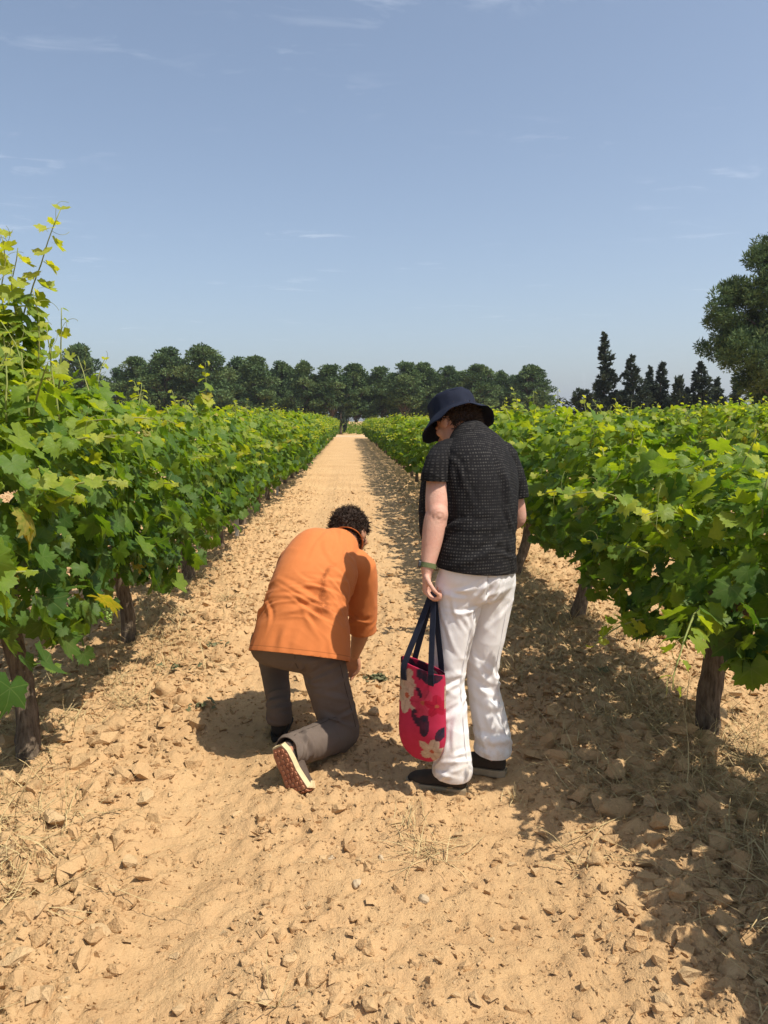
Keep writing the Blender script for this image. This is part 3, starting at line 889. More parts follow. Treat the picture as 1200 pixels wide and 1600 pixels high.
pine_list = [  # px, top py, width px, variant, depth, label
    (137, 545, 78, 1, 104, 'round pine standing alone at the left end of the pine line'),
    (197, 578, 36, 4, 112, 'small thin pine at the left end of the main pine line'),
    (222, 563, 52, 2, 106, 'pine with a narrow crown beside the small thin one on the left'),
    (265, 547, 84, 0, 102, 'broad dark pine left of the tallest pine in the line'),
    (331, 543, 92, 3, 100, 'tallest and broadest pine of the line, behind the left row'),
    (375, 561, 46, 4, 110, 'slim pine just right of the tallest pine'),
    (405, 561, 60, 2, 104, 'second pine right of the tallest one'),
    (441, 567, 50, 0, 110, 'third pine right of the tallest one'),
    (474, 566, 58, 3, 105, 'fourth pine right of the tallest one, over the end of the left row'),
    (519, 573, 62, 5, 104, 'pine with an open crown just left of the path end'),
    (556, 572, 54, 2, 107, 'pine standing straight beyond the end of the path'),
    (596, 576, 52, 5, 109, 'pine with a bare trunk just right of the path end'),
    (632, 569, 62, 5, 105, 'pine with tall bare trunk left of the dark blue hat'),
    (665, 570, 52, 2, 110, 'pine directly above the left side of the hat'),
    (700, 575, 54, 1, 106, 'pine directly behind the crown of the hat'),
    (742, 571, 70, 0, 104, 'broad pine just right of the dark blue hat'),
    (786, 581, 50, 3, 110, 'lower pine between the two broad pines at the right end'),
    (829, 573, 76, 1, 103, 'round pine closing the right end of the pine line'),
    (495, 590, 50, 4, 120, 'pine set back behind the line above the left row end'),
    (300, 572, 60, 4, 122, 'pine set back between the two broadest pines on the left'),
    (575, 590, 50, 4, 122, 'pine set back in the gap beyond the path'),
    (650, 592, 56, 0, 122, 'pine set back behind the ones left of the hat'),
    (765, 592, 56, 3, 121, 'pine set back behind the ones right of the hat'),
    (425, 588, 56, 3, 122, 'pine set back behind the slim pines on the left'),
    (244, 580, 54, 4, 121, 'pine set back between the narrow crown and the broad dark pine'),
    (360, 576, 60, 0, 124, 'pine set back just right of the tallest pine'),
    (388, 584, 50, 1, 126, 'pine set back behind the slim pine and its right neighbour'),
    (457, 580, 54, 2, 125, 'pine set back between the third and fourth pines right of the tallest'),
    (540, 584, 52, 0, 124, 'pine set back left of the straight pine beyond the path'),
    (614, 586, 54, 1, 124, 'pine set back right of the bare trunk beyond the path'),
    (683, 584, 56, 3, 124, 'pine set back above the left edge of the hat crown'),
    (720, 583, 54, 2, 123, 'pine set back above the right edge of the hat crown'),
    (808, 586, 56, 0, 122, 'pine set back left of the round pine at the right end'),
]
rp = random.Random(12)
for (px, py, wpx, k, y, lab) in pine_list:
    x = world_x(px, y); z0 = gz(x, y); h = world_h(py, y) - z0
    wd = 1.16 * wpx / 1202.0 * y
    t = empty('pine_tree', (x, y, z0), lab, 'pine tree', 'pines in the line at the end of the vineyard')
    tm, cm = PINES[k]
    sxy = wd / (2 * [3.5, 3.6, 2.7, 3.6, 2.1, 2.9][k])
    sc = (sxy, sxy, h / 10.2)
    rz = rp.uniform(0, 6.28)
    for nm, me in (('trunk', tm), ('crown', cm)):
        o = mobj(nm, me, t); o.scale = sc; o.rotation_euler = (0, 0, rz)

# large pine at the right edge
def big_pine():
    y = 36.0
    def at(px, py, dy=0.0): return Vector((world_x(px, y + dy), y + dy, world_h(py, y + dy)))
    base = Vector((world_x(1262, y), y, gz(world_x(1262, y), y)))
    t = empty('pine_tree', base, 'large pine with a clumpy crown cut by the right edge of the picture', 'pine tree')
    spots = [(1150, 485, 1.35, 0), (1127, 540, 0.95, .5), (1168, 545, 1.25, -.8), (1196, 515, 1.4, .8), (1190, 410, 0.75, 0), (1215, 395, 1.2, .6), (1205, 455, 1.2, -.5),
             (1180, 590, 0.85, .2), (1203, 612, 0.6, .8), (1150, 460, 0.8, .6), (1240, 440, 1.8, 0), (1250, 520, 1.9, -.6), (1300, 470, 2.0, .5), (1310, 560, 1.8, -.5),
             (1255, 360, 1.5, 0), (1290, 390, 1.6, .8), (1200, 640, 0.45, .3), (1340, 420, 1.6, -1), (1350, 520, 1.6, .5), (1215, 560, 1.3, -1.2)]
    cs = [at(a, b, d) - base for a, b, q, d in spots]; qs = [s[2] for s in spots]
    c2, q2 = [], []
    rr = random.Random(4)
    for c, q in zip(cs, qs):     # each clump is made of smaller tufts
        for k in range(int(17 * q * q) + 6):
            d = Vector((rr.gauss(0, 1), rr.gauss(0, 1), rr.gauss(0, 1))).normalized() * q * rr.uniform(0.55, 0.92); d.z *= 0.8
            c2.append((c + d)[:]); q2.append(rr.uniform(0.26, 0.46))
    V, F, ti = tri_cloud(np.array(c2), q2, 1250, 0.17, 41, 0.9, 0.20, 0.5)
    mobj('crown', np_mesh('crown', V, F, M_PINE, attrs={'tint': ti}), t)
    T = Tubes(); tp = [Vector((-0.3 * f + 0.2 * math.sin(f * 6), 0, f * 8.2)) for f in [i / 10 for i in range(11)]]
    T.add(*tube_np(tp, [0.30 * (1 - 0.75 * i / 10) for i in range(11)], 10, 0, 0.1, 3))
    mobj('trunk', T.mesh('trunk', M_PBARK), t)
    for c in cs:
        b = tp[max(1, min(9, int((c.z / 8.2) * 8 - 0.5)))]
        L = Tubes(); L.add(*tube_np([b, b.lerp(c, 0.5) + Vector((0, 0, -0.15)), c], [0.10, 0.07, 0.03], 6)); mobj('limb', L.mesh('limb', M_PBARK), t)
big_pine()

# conifers on the right, behind the rows
def conifer(px, py, wpx, y, seed, label, form='cedar', cut=0.0):
    x = world_x(px, y); z0 = gz(x, y); h = world_h(py, y) - z0; w = 1.35 * wpx / 2402.0 * y
    t = empty('conifer_tree', (x, y, z0), label, 'conifer', 'dark conifers behind the right rows')
    rr = random.Random(seed); T = Tubes(); r = np.random.default_rng(seed)
    wob = lambda f: Vector((0.05 * w * math.sin(f * 9 + seed), 0.06 * math.sin(f * 7), f * h))
    T.add(*tube_np([wob(i / 10) for i in range(11)], [0.13 * (1 - 0.9 * i / 10) + 0.01 for i in range(11)], 7)); mobj('trunk', T.mesh('trunk', M_PBARK), t)
    V, TT = [], []
    nb = int(h * (24 if form != 'cypress' else 16))
    for k in range(nb):
        f = 0.06 + 0.93 * (k + rr.random()) / nb
        if form == 'cypress': prof = math.sin(math.pi * min(1, 0.25 + 0.75 * f)) ** 0.8
        elif form == 'spread': prof = (0.80 + 0.2 * math.sin(f * 11)) * (1 - f ** 3 * 0.7)
        else: prof = (1 - f) ** 0.85 + 0.012
        L = w * prof * rr.uniform(0.40, 1.15) * (1 + 0.20 * math.sin(f * 23 + seed)); a = rr.uniform(0, 6.283)
        el = rr.uniform(-0.15, 0.35) if form == 'cedar' else (1.15 if form == 'cypress' else rr.uniform(0.0, 0.4))
        d = Vector((math.cos(a) * math.cos(el), math.sin(a) * math.cos(el), math.sin(el)))
        p0 = wob(f); ti = min(1, max(0, rr.gauss(0.45, 0.25)))
        if form == 'cypress': p0 = p0 + Vector((math.cos(a), math.sin(a), 0)) * L * 0.6; L = 0.5
        m = int(22 + 40 * L)
        s = np.sqrt(r.random(m)); pts = np.array(p0[:]) + np.array(d[:]) * (s * L)[:, None] + r.normal(size=(m, 3)) * (0.03 + 0.08 * L * (1 - 0.5 * s))[:, None]
        pts[:, 2] += -0.12 * s * L + 0.22 * (s ** 3) * L
        o = norm(np.array(d[:]) + np.array([0, 0, 0.25]) + r.normal(size=(m, 3)) * 0.5); sd = norm(np.cross(o, r.normal(size=(m, 3)))); ll = 0.21 * r.uniform(0.6, 1.4, m)[:, None]
        V.append(np.stack([pts - sd * ll * .3, pts + sd * ll * .3, pts + o * ll], 1).reshape(-1, 3)); TT.append(np.full(m * 3, ti))
    V = np.concatenate(V); F = np.arange(len(V)).reshape(-1, 3)
    mobj('crown', np_mesh('crown', V, F, M_CYP, attrs={'tint': np.concatenate(TT)}), t)
for a in [
    (908, 609, 64, 58, 1, 'low spreading conifer at the left end of the dark group', 'spread'),
    (945, 520, 52, 60, 2, 'tallest dark conifer with a ragged tapering top'),
    (989, 556, 70, 59, 3, 'broad dark conifer right of the tallest one'),
    (1017, 572, 34, 62, 4, 'thin conifer between two broader ones in the dark group'),
    (1036, 566, 48, 60, 5, 'pointed conifer in the middle of the dark group'),
    (1064, 597, 22, 58, 6, 'narrow columnar cypress in the dark group', 'cypress'),
    (1079, 605, 26, 61, 7, 'low thin conifer just right of the narrow cypress'),
    (1099, 565, 62, 59, 8, 'tall broad conifer right of the narrow cypress'),
    (1127, 590, 36, 61, 9, 'conifer leaning at the right side of the dark group'),
    (1160, 597, 40, 57, 10, 'small conifer standing apart left of the large pine'),
    (968, 612, 70, 63, 12, 'low bushy conifer filling in behind the tallest one', 'spread'),
    (1048, 622, 80, 64, 13, 'low bushy conifer filling in below the pointed one', 'spread'),
    (1112, 616, 76, 64, 14, 'low bushy conifer filling in below the tall broad one', 'spread'),
    (1178, 634, 80, 60, 15, 'low bushy conifer at the right end below the large pine', 'spread'),
]: conifer(*a)
conifer(533, 640, 13, 86, 11, 'slender cypress standing at the far end of the path', 'cypress')

# track crossing beyond the rows, weeds behind it
def weeds(x0, x1, y0, y1, n, hh, label, seed, size=0.20):
    r = np.random.default_rng(seed)
    x = r.uniform(x0, x1, n); y = r.uniform(y0, y1, n); z = ground_h(x, y) + r.random(n) ** 1.6 * hh * (0.5 + 0.5 * np.abs(pn2(x * .5, y * .5, 3)))
    p = np.stack([x, y, z], -1); o = norm(np.array([0, 0, 1.0]) + r.normal(size=(n, 3)) * 0.6); s = norm(np.cross(o, r.normal(size=(n, 3)))); L = size * r.uniform(.5, 1.4, n)[:, None]
    V = np.stack([p - s * L * .3, p + s * L * .3, p + o * L], 1).reshape(-1, 3)
    o2 = mobj('weeds', np_mesh('weeds', V, np.arange(len(V)).reshape(-1, 3), M_LEAF, attrs={'age': np.repeat(r.uniform(.2, .6, n), 3), 'luv': np.tile(np.array([[9., 9., 0]]), (n * 3, 1))}))
    tag(o2, label, 'weeds', kind='stuff')
weeds(-20, 30, 86, 94, 26000, 1.0, 'low green weeds on the bank beyond the end of the path', 5)
M_DUST = plain('pale_track', (0.56, 0.44, 0.29), 0.95, 0.1, (1.5, (0.48, 0.36, 0.22), 0.6))
tk = []
nseg = 60
for i in range(nseg + 1):
    x = -60 + 130 * i / nseg
    tk += [(x, 77.0 + 0.3 * math.sin(x * .2), gz(x, 77) + 0.006), (x, 81.5 + 0.4 * math.sin(x * .17), gz(x, 81) + 0.006)]
track = mobj('track', np_mesh('track', tk, [(2 * i, 2 * i + 2, 2 * i + 3, 2 * i + 1) for i in range(nseg)], M_DUST)); tag(track, kind='structure')

# distant hills
M_HILL = plain('far_hills', (0.10, 0.12, 0.075), 0.95, 0.1, (0.004, (0.20, 0.16, 0.10), 0.8))
def hills(y, amp, seed, name='hills'):
    n = 160; V, F = [], []
    for i in range(n + 1):
        x = -5200 + 10400 * i / n
        hgt = amp * (0.55 + 0.45 * float(pn2(np.array([x * 0.0011]), np.array([seed * 1.0]), 2)[0]) + 0.12 * float(pn2(np.array([x * 0.006]), np.array([seed * 2.0]), 4)[0]))
        V += [(x, y - 700, -4), (x, y, max(2, hgt)), (x, y + 900, -4)]
    for i in range(n):
        for k in (0, 1): F.append((3 * i + k, 3 * i + 3 + k, 3 * i + 4 + k, 3 * i + 1 + k))
    o = mobj(name, np_mesh(name, V, F, M_HILL, smooth=True)); tag(o, kind='structure')
hills(4300, 62, 3)

# ================================================================== PEOPLE
PIT, YAW = math.radians(6.75), math.radians(2.6)
def at(px, py, Y):
    """point of the place at distance Y down the row, measured off the photograph"""
    x, y = (px - 600) / 1200.0, (800 - py) / 1200.0
    a, b, c = x, math.cos(PIT) + y * math.sin(PIT), -math.sin(PIT) + y * math.cos(PIT)
    X = a * math.cos(YAW) + b * math.sin(YAW); Yv = -a * math.sin(YAW) + b * math.cos(YAW)
    t = Y / Yv
    return Vector((X * t, Y, 1.5 + c * t))

class Shell:
    """closed shells that a voxel remesh fuses into one continuous surface"""
    def __init__(s): s.V, s.F = [], []
    def rings(s, rings, n=22):
        b = len(s.V)
        for (c, ax, ay, p) in rings:
            for k in range(n):
                t = 2 * math.pi * k / n; ct, st = math.cos(t), math.sin(t)
                u = math.copysign(abs(ct) ** p, ct); v = math.copysign(abs(st) ** p, st)
                s.V.append((c + ax * u + ay * v)[:])
        m = len(rings)
        for i in range(m - 1):
            for k in range(n):
                s.F.append((b + i * n + k, b + i * n + (k + 1) % n, b + (i + 1) * n + (k + 1) % n, b + (i + 1) * n + k))
        s.F.append(tuple(b + k for k in range(n))[::-1]); s.F.append(tuple(b + (m - 1) * n + k for k in range(n)))
    def loft(s, pts, lat, ab, p=1.0, n=24, sub=4):
        """pts centres, lat lateral vectors (one or per point), ab half sizes; Catmull-Rom between"""
        pts = [Vector(q) for q in pts]; m = len(pts)
        lat = [Vector(l) for l in lat] if isinstance(lat, list) else [Vector(lat)] * m
        def cr(a, b, c, d, t): return 0.5 * ((2 * b) + (c - a) * t + (2 * a - 5 * b + 4 * c - d) * t * t + (3 * b - a - 3 * c + d) * t ** 3)
        P, Lq, A = [], [], []
        for i in range(m - 1):
            g = lambda arr, j: arr[max(0, min(m - 1, j))]
            for q in range(sub):
                t = q / sub
                P.append(cr(g(pts, i - 1), pts[i], pts[i + 1], g(pts, i + 2), t)); Lq.append(lat[i].lerp(lat[i + 1], t))
                A.append(tuple(cr(g(ab, i - 1)[k], ab[i][k], ab[i + 1][k], g(ab, i + 2)[k], t) for k in (0, 1)))
        P.append(pts[-1]); Lq.append(lat[-1]); A.append(ab[-1]); R_ = []
        for i in range(len(P)):
            t = (P[min(i + 1, len(P) - 1)] - P[max(i - 1, 0)]).normalized()
            x = (Lq[i] - t * Lq[i].dot(t)).normalized(); y = t.cross(x)
            R_.append((P[i], x * max(A[i][0], .002), y * max(A[i][1], .002), p))
        s.rings(R_, n)
    def limb(s, pts, rad, ref=(0.3, 0.9, 0.1), n=16, cap=True):
        pts = [Vector(q) for q in pts]; ab = [(r, r) if not isinstance(r, tuple) else r for r in rad]
        if cap:
            d0 = (pts[0] - pts[1]).normalized(); d1 = (pts[-1] - pts[-2]).normalized()
            pts = [pts[0] + d0 * min(ab[0]) * 0.75] + pts + [pts[-1] + d1 * min(ab[-1]) * 0.75]
            ab = [(ab[0][0] * .45, ab[0][1] * .45)] + ab + [(ab[-1][0] * .45, ab[-1][1] * .45)]
        s.loft(pts, Vector(ref), ab, 1.0, n, 3)
    def ell(s, c, rx, ry, rz, X=(1, 0, 0), Y=(0, 1, 0), Z=(0, 0, 1), n=18):
        c = Vector(c); X, Y, Z = Vector(X), Vector(Y), Vector(Z); rr = []
        for i in range(13):
            a = -math.pi / 2 + math.pi * i / 12
            q = max(math.cos(a), 0.03); rr.append((c + Z * rz * math.sin(a), X * rx * q, Y * ry * q, 1.0))
        s.rings(rr, n)
    def remesh(s, voxel, smooth=3):
        me = bpy.data.meshes.new('tmp'); me.from_pydata(s.V, [], s.F); me.update()
        bm = bmesh.new(); bm.from_mesh(me); bmesh.ops.recalc_face_normals(bm, faces=bm.faces); bm.to_mesh(me); bm.free()
        o = bpy.data.objects.new('tmp', me); COL.objects.link(o)
        md = o.modifiers.new('r', 'REMESH'); md.mode = 'VOXEL'; md.voxel_size = voxel
        dg = bpy.context.evaluated_depsgraph_get(); ev = o.evaluated_get(dg); m2 = ev.to_mesh()
        V = np.zeros(len(m2.vertices) * 3); m2.vertices.foreach_get('co', V); V = V.reshape(-1, 3)
        F = np.zeros(len(m2.loops), dtype=np.int64); m2.loops.foreach_get('vertex_index', F)
        tot = np.zeros(len(m2.polygons), dtype=np.int64); m2.polygons.foreach_get('loop_total', tot)
        assert (tot == 4).all(); F = F.reshape(-1, 4)
        ev.to_mesh_clear(); bpy.data.objects.remove(o); bpy.data.meshes.remove(me)
        return lap(V, F, smooth), F

def lap(V, F, it, lam=0.55):
    E = np.concatenate([F[:, [0, 1]], F[:, [1, 2]], F[:, [2, 3]], F[:, [3, 0]]])
    for _ in range(it):
        S = np.zeros_like(V); C = np.zeros(len(V))
        for a, b in ((0, 1), (1, 0)):
            for k in range(3): S[:, k] += np.bincount(E[:, a], weights=V[E[:, b], k], minlength=len(V))
            C += np.bincount(E[:, a], minlength=len(V))
        V = V + lam * (S / np.maximum(C, 1)[:, None] - V)
    return V
def vnormals(V, F):
    n = np.cross(V[F[:, 2]] - V[F[:, 0]], V[F[:, 3]] - V[F[:, 1]]); N_ = np.zeros_like(V)
    for k in range(4):
        for c in range(3): N_[:, c] += np.bincount(F[:, k], weights=n[:, c], minlength=len(V))
    return norm(N_)
def seg_t(V, a, b):
    a, b = np.array(a[:]), np.array(b[:]); d = b - a; t = (V - a) @ d / (d @ d)
    return t, np.linalg.norm(V - a - np.clip(t, 0, 1)[:, None] * d, axis=1)
def crease(P, seed, sharp=2.0): return (1 - np.abs(vn3(P, seed))) ** sharp

def creases(V, Nn, spec, seed):
    """pinched folds: spec rows (centre, spread xyz, direction, count, length, width, height)"""
    r = np.random.default_rng(seed); out = np.zeros(len(V))
    for (c, sp, dr, cnt, Lg, wd, amp) in spec:
        for _ in range(cnt):
            c0_ = np.array(c[:]) + r.normal(size=3) * np.array(sp)
            i0_ = int(np.argmin(((V - c0_) ** 2).sum(1))); p0_, n0_ = V[i0_], Nn[i0_]
            d_ = np.array(dr[:]) + r.normal(size=3) * 0.28; d_ = d_ - n0_ * (d_ @ n0_); d_ /= max(np.linalg.norm(d_), 1e-6); b_ = np.cross(n0_, d_)
            q_ = V - p0_; al = q_ @ d_; pr = q_ @ b_; up_ = q_ @ n0_; pr = pr + r.normal() * 2.2 * al * al
            w_ = wd * r.uniform(.7, 1.4); l_ = Lg * r.uniform(.6, 1.4); a_ = amp * r.uniform(.5, 1.2)
            fade = np.exp(-(al / l_) ** 2) * (np.abs(up_) < .07) * (Nn @ n0_ > .1)
            out += a_ * fade * (np.exp(-(pr / w_) ** 2) - .75 * np.exp(-((pr - 1.7 * w_) / w_) ** 2))
    return out

def seam_line(name, parent, org, V, Nn, pts, mat, r=.0013, lift=.0006):
    out = []
    for a_, b_ in zip(pts[:-1], pts[1:]):
        for q in range(10):
            p_ = np.array(Vector(a_).lerp(Vector(b_), q / 10)[:]); i_ = int(np.argmin(((V - p_) ** 2).sum(1))); out.append(Vector(V[i_] + Nn[i_] * lift) - Vector(org))
    for _ in range(3): out = [out[0]] + [(out[i - 1] + out[i] * 2 + out[i + 1]) / 4 for i in range(1, len(out) - 1)] + [out[-1]]
    T = Tubes(); T.add(*tube_np(out, r, 5)); return mobj(name, T.mesh(name, mat), parent)

def cloth_obj(name, parent, V, F, mat, org, cuts=(), thick=0.004, attrs=None, label=None):
    """cut the shell open along planes (point, outward normal, radius or None) and give it thickness"""
    me = np_mesh(name, V - np.array(org[:]), F, mat, smooth=True, attrs=attrs)
    if cuts:
        bm = bmesh.new(); bm.from_mesh(me)
        for (p, nrm_, rad) in cuts:
            p = Vector(p) - Vector(org)
            geom = list(bm.verts) + list(bm.edges) + list(bm.faces) if rad is None else None
            if geom is None:
                vs_ = [v for v in bm.verts if (v.co - p).length < rad]; st = set(vs_)
                fs = [f for f in bm.faces if all(v in st for v in f.verts)]
                es = {e for f in fs for e in f.edges}; geom = list({v for f in fs for v in f.verts}) + list(es) + fs
            bmesh.ops.bisect_plane(bm, geom=geom, plane_co=p, plane_no=Vector(nrm_).normalized(), clear_outer=True)
        bm.to_mesh(me); bm.free()
        me.polygons.foreach_set('use_smooth', np.ones(len(me.polygons), dtype=bool))
    o = mobj(name, me, parent)
    if thick:
        md = o.modifiers.new('thickness', 'SOLIDIFY'); md.thickness = thick; md.offset = -1
    if label: o['label'] = label
    return o

def hand(S, wrist, d, palm, curl=0.5, k=1.0, thumb_sign=1, spread=0.012):
    """palm, four unequal jointed fingers and a thumb from the side of the palm"""
    d = Vector(d).normalized(); palm = Vector(palm); palm = (palm - d * palm.dot(d)).normalized(); side = d.cross(palm).normalized() * thumb_sign
    w = Vector(wrist)
    S.loft([w - d * .02, w + d * .012, w + d * .045 * k, w + d * .082 * k, w + d * .092 * k], side, [(.024 * k, .019 * k), (.027 * k, .019 * k), (.038 * k, .016 * k), (.040 * k, .014 * k), (.034 * k, .008)], 0.85, 16, 3)
    lens = [(.040, .025, .021), (.045, .029, .022), (.042, .027, .021), (.033, .020, .018)]
    for j, ls in enumerate(lens):
        p = w + d * (.080 - .004 * abs(j - 1)) * k + side * (0.029 - 0.0195 * j) * k
        dd = (d + side * spread * (1.5 - j) * 4).normalized(); pts = [p]; a = 0
        for q, L in enumerate(ls):
            a += curl * (0.75 + 0.25 * q) + 0.05 * j
            v = dd * math.cos(a) + palm * math.sin(a); p = p + v * L * k; pts.append(p)
        S.limb(pts, [.0092 * k, .0088 * k, .0080 * k, .0068 * k], side[:], 10)
    p = w + d * .022 * k + side * .026 * k + palm * .004
    t1 = (d * .62 + side * .62 + palm * .45).normalized(); t2 = (d * .85 + side * .10 + palm * .6).normalized(); t3 = (d * .75 - side * .35 + palm * .7).normalized()
    S.limb([p, p + t1 * .036 * k, p + t1 * .036 * k + t2 * .03 * k, p + t1 * .036 * k + t2 * .03 * k + t3 * .024 * k], [.0125 * k, .0108 * k, .0098 * k, .0078 * k], palm[:], 10)

def head(S, c, up, fwd, k=1.0):
    """skull, jaw, brow, nose, lips, chin and ears around centre c"""
    up = Vector(up).normalized(); fwd = Vector(fwd); fwd = (fwd - up * fwd.dot(up)).normalized(); sd = fwd.cross(up).normalized()
    f = lambda a, b, e: Vector(c) + (fwd * a + sd * b + up * e) * k
    S.ell(f(-.012, 0, .028), .076 * k, .098 * k, .090 * k, sd, fwd, up)
    S.ell(f(.020, 0, -.030), .063 * k, .072 * k, .085 * k, sd, fwd, up)
    S.ell(f(.045, 0, -.085), .036 * k, .040 * k, .028 * k, sd, fwd, up)           # chin
    S.ell(f(.078, 0, .018), .052 * k, .018 * k, .014 * k, sd, fwd, up)            # brow
    S.loft([f(.086, 0, .010), f(.100, 0, -.012), f(.112, 0, -.030), f(.094, 0, -.040)], sd, [(.008, .008), (.010, .010), (.016, .012), (.010, .006)], 1, 12, 3)
    S.ell(f(.084, 0, -.056), .022 * k, .012 * k, .006 * k, sd, fwd, up); S.ell(f(.081, 0, -.067), .019 * k, .012 * k, .007 * k, sd, fwd, up)
    for q in (-1, 1):
        S.ell(f(.055, q * .048, -.018), .022 * k, .024 * k, .022 * k, sd, fwd, up)  # cheek
        S.ell(f(-.008, q * .079, -.006), .010 * k, .021 * k, .032 * k, (sd + fwd * -.35 * q).normalized(), fwd, up)
        S.ell(f(.002, q * .083, -.006), .006 * k, .012 * k, .020 * k, sd, fwd, up)
    return f

def skin_material(name, base, red):
    t = NT(name)
    n = t.noise(18, 4, 0.6, t.objc()); c = t.mix(t.rng(n, .35, .7, 0, .55), base, red)
    c = t.mix(1.0, c, t.attr('tone', 'Color'), 'MULTIPLY')
    c = t.mix(t.rng(t.noise(55, 4, 0.7, t.objc()), .52, .75, 0, .35), c, tuple(k * .72 for k in red)); t.base(c, 0.62, 0.28); t.p.inputs['Subsurface Weight'].default_value = 0.06; t.p.inputs['Subsurface Radius'].default_value = (.012, .005, .003)
    t.p.inputs['Subsurface Scale'].default_value = 1.0
    t.bump(t.noise(120, 5, 0.7, t.objc()), 0.45, 0.004)
    return t.m

def cloth_material(name, c, c2, sc=8, weave=900, rough=0.85, extra=None, sheen=0.0):
    t = NT(name)
    cc = t.mix(t.rng(t.noise(sc, 4, 0.6, t.objc()), .35, .7, 0, .6), c, c2)
    if extra: cc = extra(t, cc)
    t.base(cc, rough, 0.2)
    t.p.inputs['Sheen Weight'].default_value = sheen
    h = t.math('ADD', t.noise(weave, 2, 0.5, t.objc()), t.math('MULTIPLY', t.noise(35, 4, 0.6, t.objc()), 0.8))
    t.bump(h, 0.35, 0.003)
    return t.m

def shoe(parent, org, heel, toe_dir, up_dir, mats, length=0.27, width=1.0, bend=0.0, lugs=False, label=None):
    """upper, sole, laces; heel at local 0, toe along local y; bend flexes the toe part upwards"""
    y = Vector(toe_dir).normalized(); z = Vector(up_dir); z = (z - y * z.dot(y)).normalized(); x = y.cross(z)
    yb = 0.70 * length
    def tr(p):
        px, py, pz = p
        if bend and py > yb:
            a = bend * min(1, (py - yb) / 0.03 + .15); dy = py - yb
            py, pz = yb + dy * math.cos(a) - pz * math.sin(a), dy * math.sin(a) + pz * math.cos(a)
        return Vector(heel) + x * px + y * py + z * pz - Vector(org)
    k = length / 0.27
    prof = [(0.006, .020, .050, .024), (.02, .031, .058, .036), (.05, .036, .062, .042), (.09, .036, .060, .042), (.13, .040, .054, .036), (.17, .045, .046, .029), (.21, .046, .041, .024), (.245, .038, .037, .019), (.262, .022, .034, .012), (.268, .008, .032, .005)]
    S = Shell(); S.rings([(Vector((0, a * k, c)), Vector((b * width, 0, 0)), Vector((0, 0, e)), .85) for a, b, c, e in prof], 20)
    S.rings([(Vector((0, .052 * k, .07)), Vector((.036, 0, 0)), Vector((0, .05, 0)), 1), (Vector((0, .052 * k, .105)), Vector((.036, 0, 0)), Vector((0, .05, 0)), 1)], 16)
    V, F = S.remesh(.006, 3)
    root = mobj('shoe', np_mesh('shoe', [tr(p) for p in V], [tuple(f) for f in F.tolist()], mats[0], True), parent)
    if label: root['label'] = label
    ol = [(.0, 0.004), (.022, .0), (.034, .03), (.037, .07), (.036, .11), (.042, .15), (.049, .19), (.049, .22), (.040, .25), (.024, .270), (0, .276)]
    pts = [(a * width, b * k) for a, b in ol] + [(-a * width, b * k) for a, b in reversed(ol[1:-1])]
    T = Tubes(); n = len(pts); V = []
    # densify along the outline so that a bend stays smooth
    for zz, g in ((-.002, .96), (.004, 1.0), (.024, 1.03), (.028, .98)):
        V += [tr((a * g, b, zz)) for a, b in pts]
    F = [(l * n + q, l * n + (q + 1) % n, (l + 1) * n + (q + 1) % n, (l + 1) * n + q) for l in range(3) for q in range(n)]
    for l, flip in ((0, True), (3, False)):
        c0 = len(V); half = n // 2
        # bottom and top as strips between the two sides
        for q in range(half):
            a1, b1 = l * n + q, l * n + (n - q) % n; a2, b2 = l * n + q + 1, l * n + (n - q - 1) % n
            f = tuple(dict.fromkeys((a1, a2, b2, b1)))
            if len(f) >= 3: F.append(f if flip else f[::-1])
    sole = mobj('sole', np_mesh('sole', V, F, mats[1]), root)
    if lugs:
        Lg = Tubes()
        Lg.V += [tr((a * .93, .006 + b * .96, -.0045))[:] for a, b in pts]
        for q in range(n // 2):
            f = tuple(dict.fromkeys((q, q + 1, (n - q - 1) % n, (n - q) % n)))
            if len(f) >= 3: Lg.F.append(f)
        for r_ in range(11):
            yq = 0.024 + r_ * 0.0195
            hw = np.interp(yq, [b for a, b in ol], [a for a, b in ol]) * width - .008
            m = max(1, int(2 * hw / .0165)); off = 0.5 * (r_ % 2)
            for q in range(m):
                xq = -hw + (q + .5 + off * 0.5) * 2 * hw / m
                if abs(xq) > hw: continue
                b = len(Lg.V); hx = [(xq + .0085 * math.cos(a * math.pi / 3), (yq + .0085 * math.sin(a * math.pi / 3)) * k) for a in range(6)]
                Lg.V += [tr((a, c, -.004))[:] for a, c in hx] + [tr((xq + (a - xq) * .75, c, -.0095))[:] for a, c in hx]
                Lg.F += [(b + a, b + (a + 1) % 6, b + 6 + (a + 1) % 6, b + 6 + a) for a in range(6)] + [tuple(b + 6 + a for a in range(6))]
        mobj('tread', Lg.mesh('tread', mats[2], False), sole)
    elif len(mats) > 2:
        for q in range(4):
            L = Tubes(); yq = .105 + .022 * q; zt = .094 - .012 * q
            L.add(*tube_np([tr((-.02, yq * k, zt - .012)), tr((0, yq * k, zt + .004)), tr((.02, yq * k, zt - .012))], .0032, 5)); mobj('lace', L.mesh('lace', mats[2]), root)
    return root

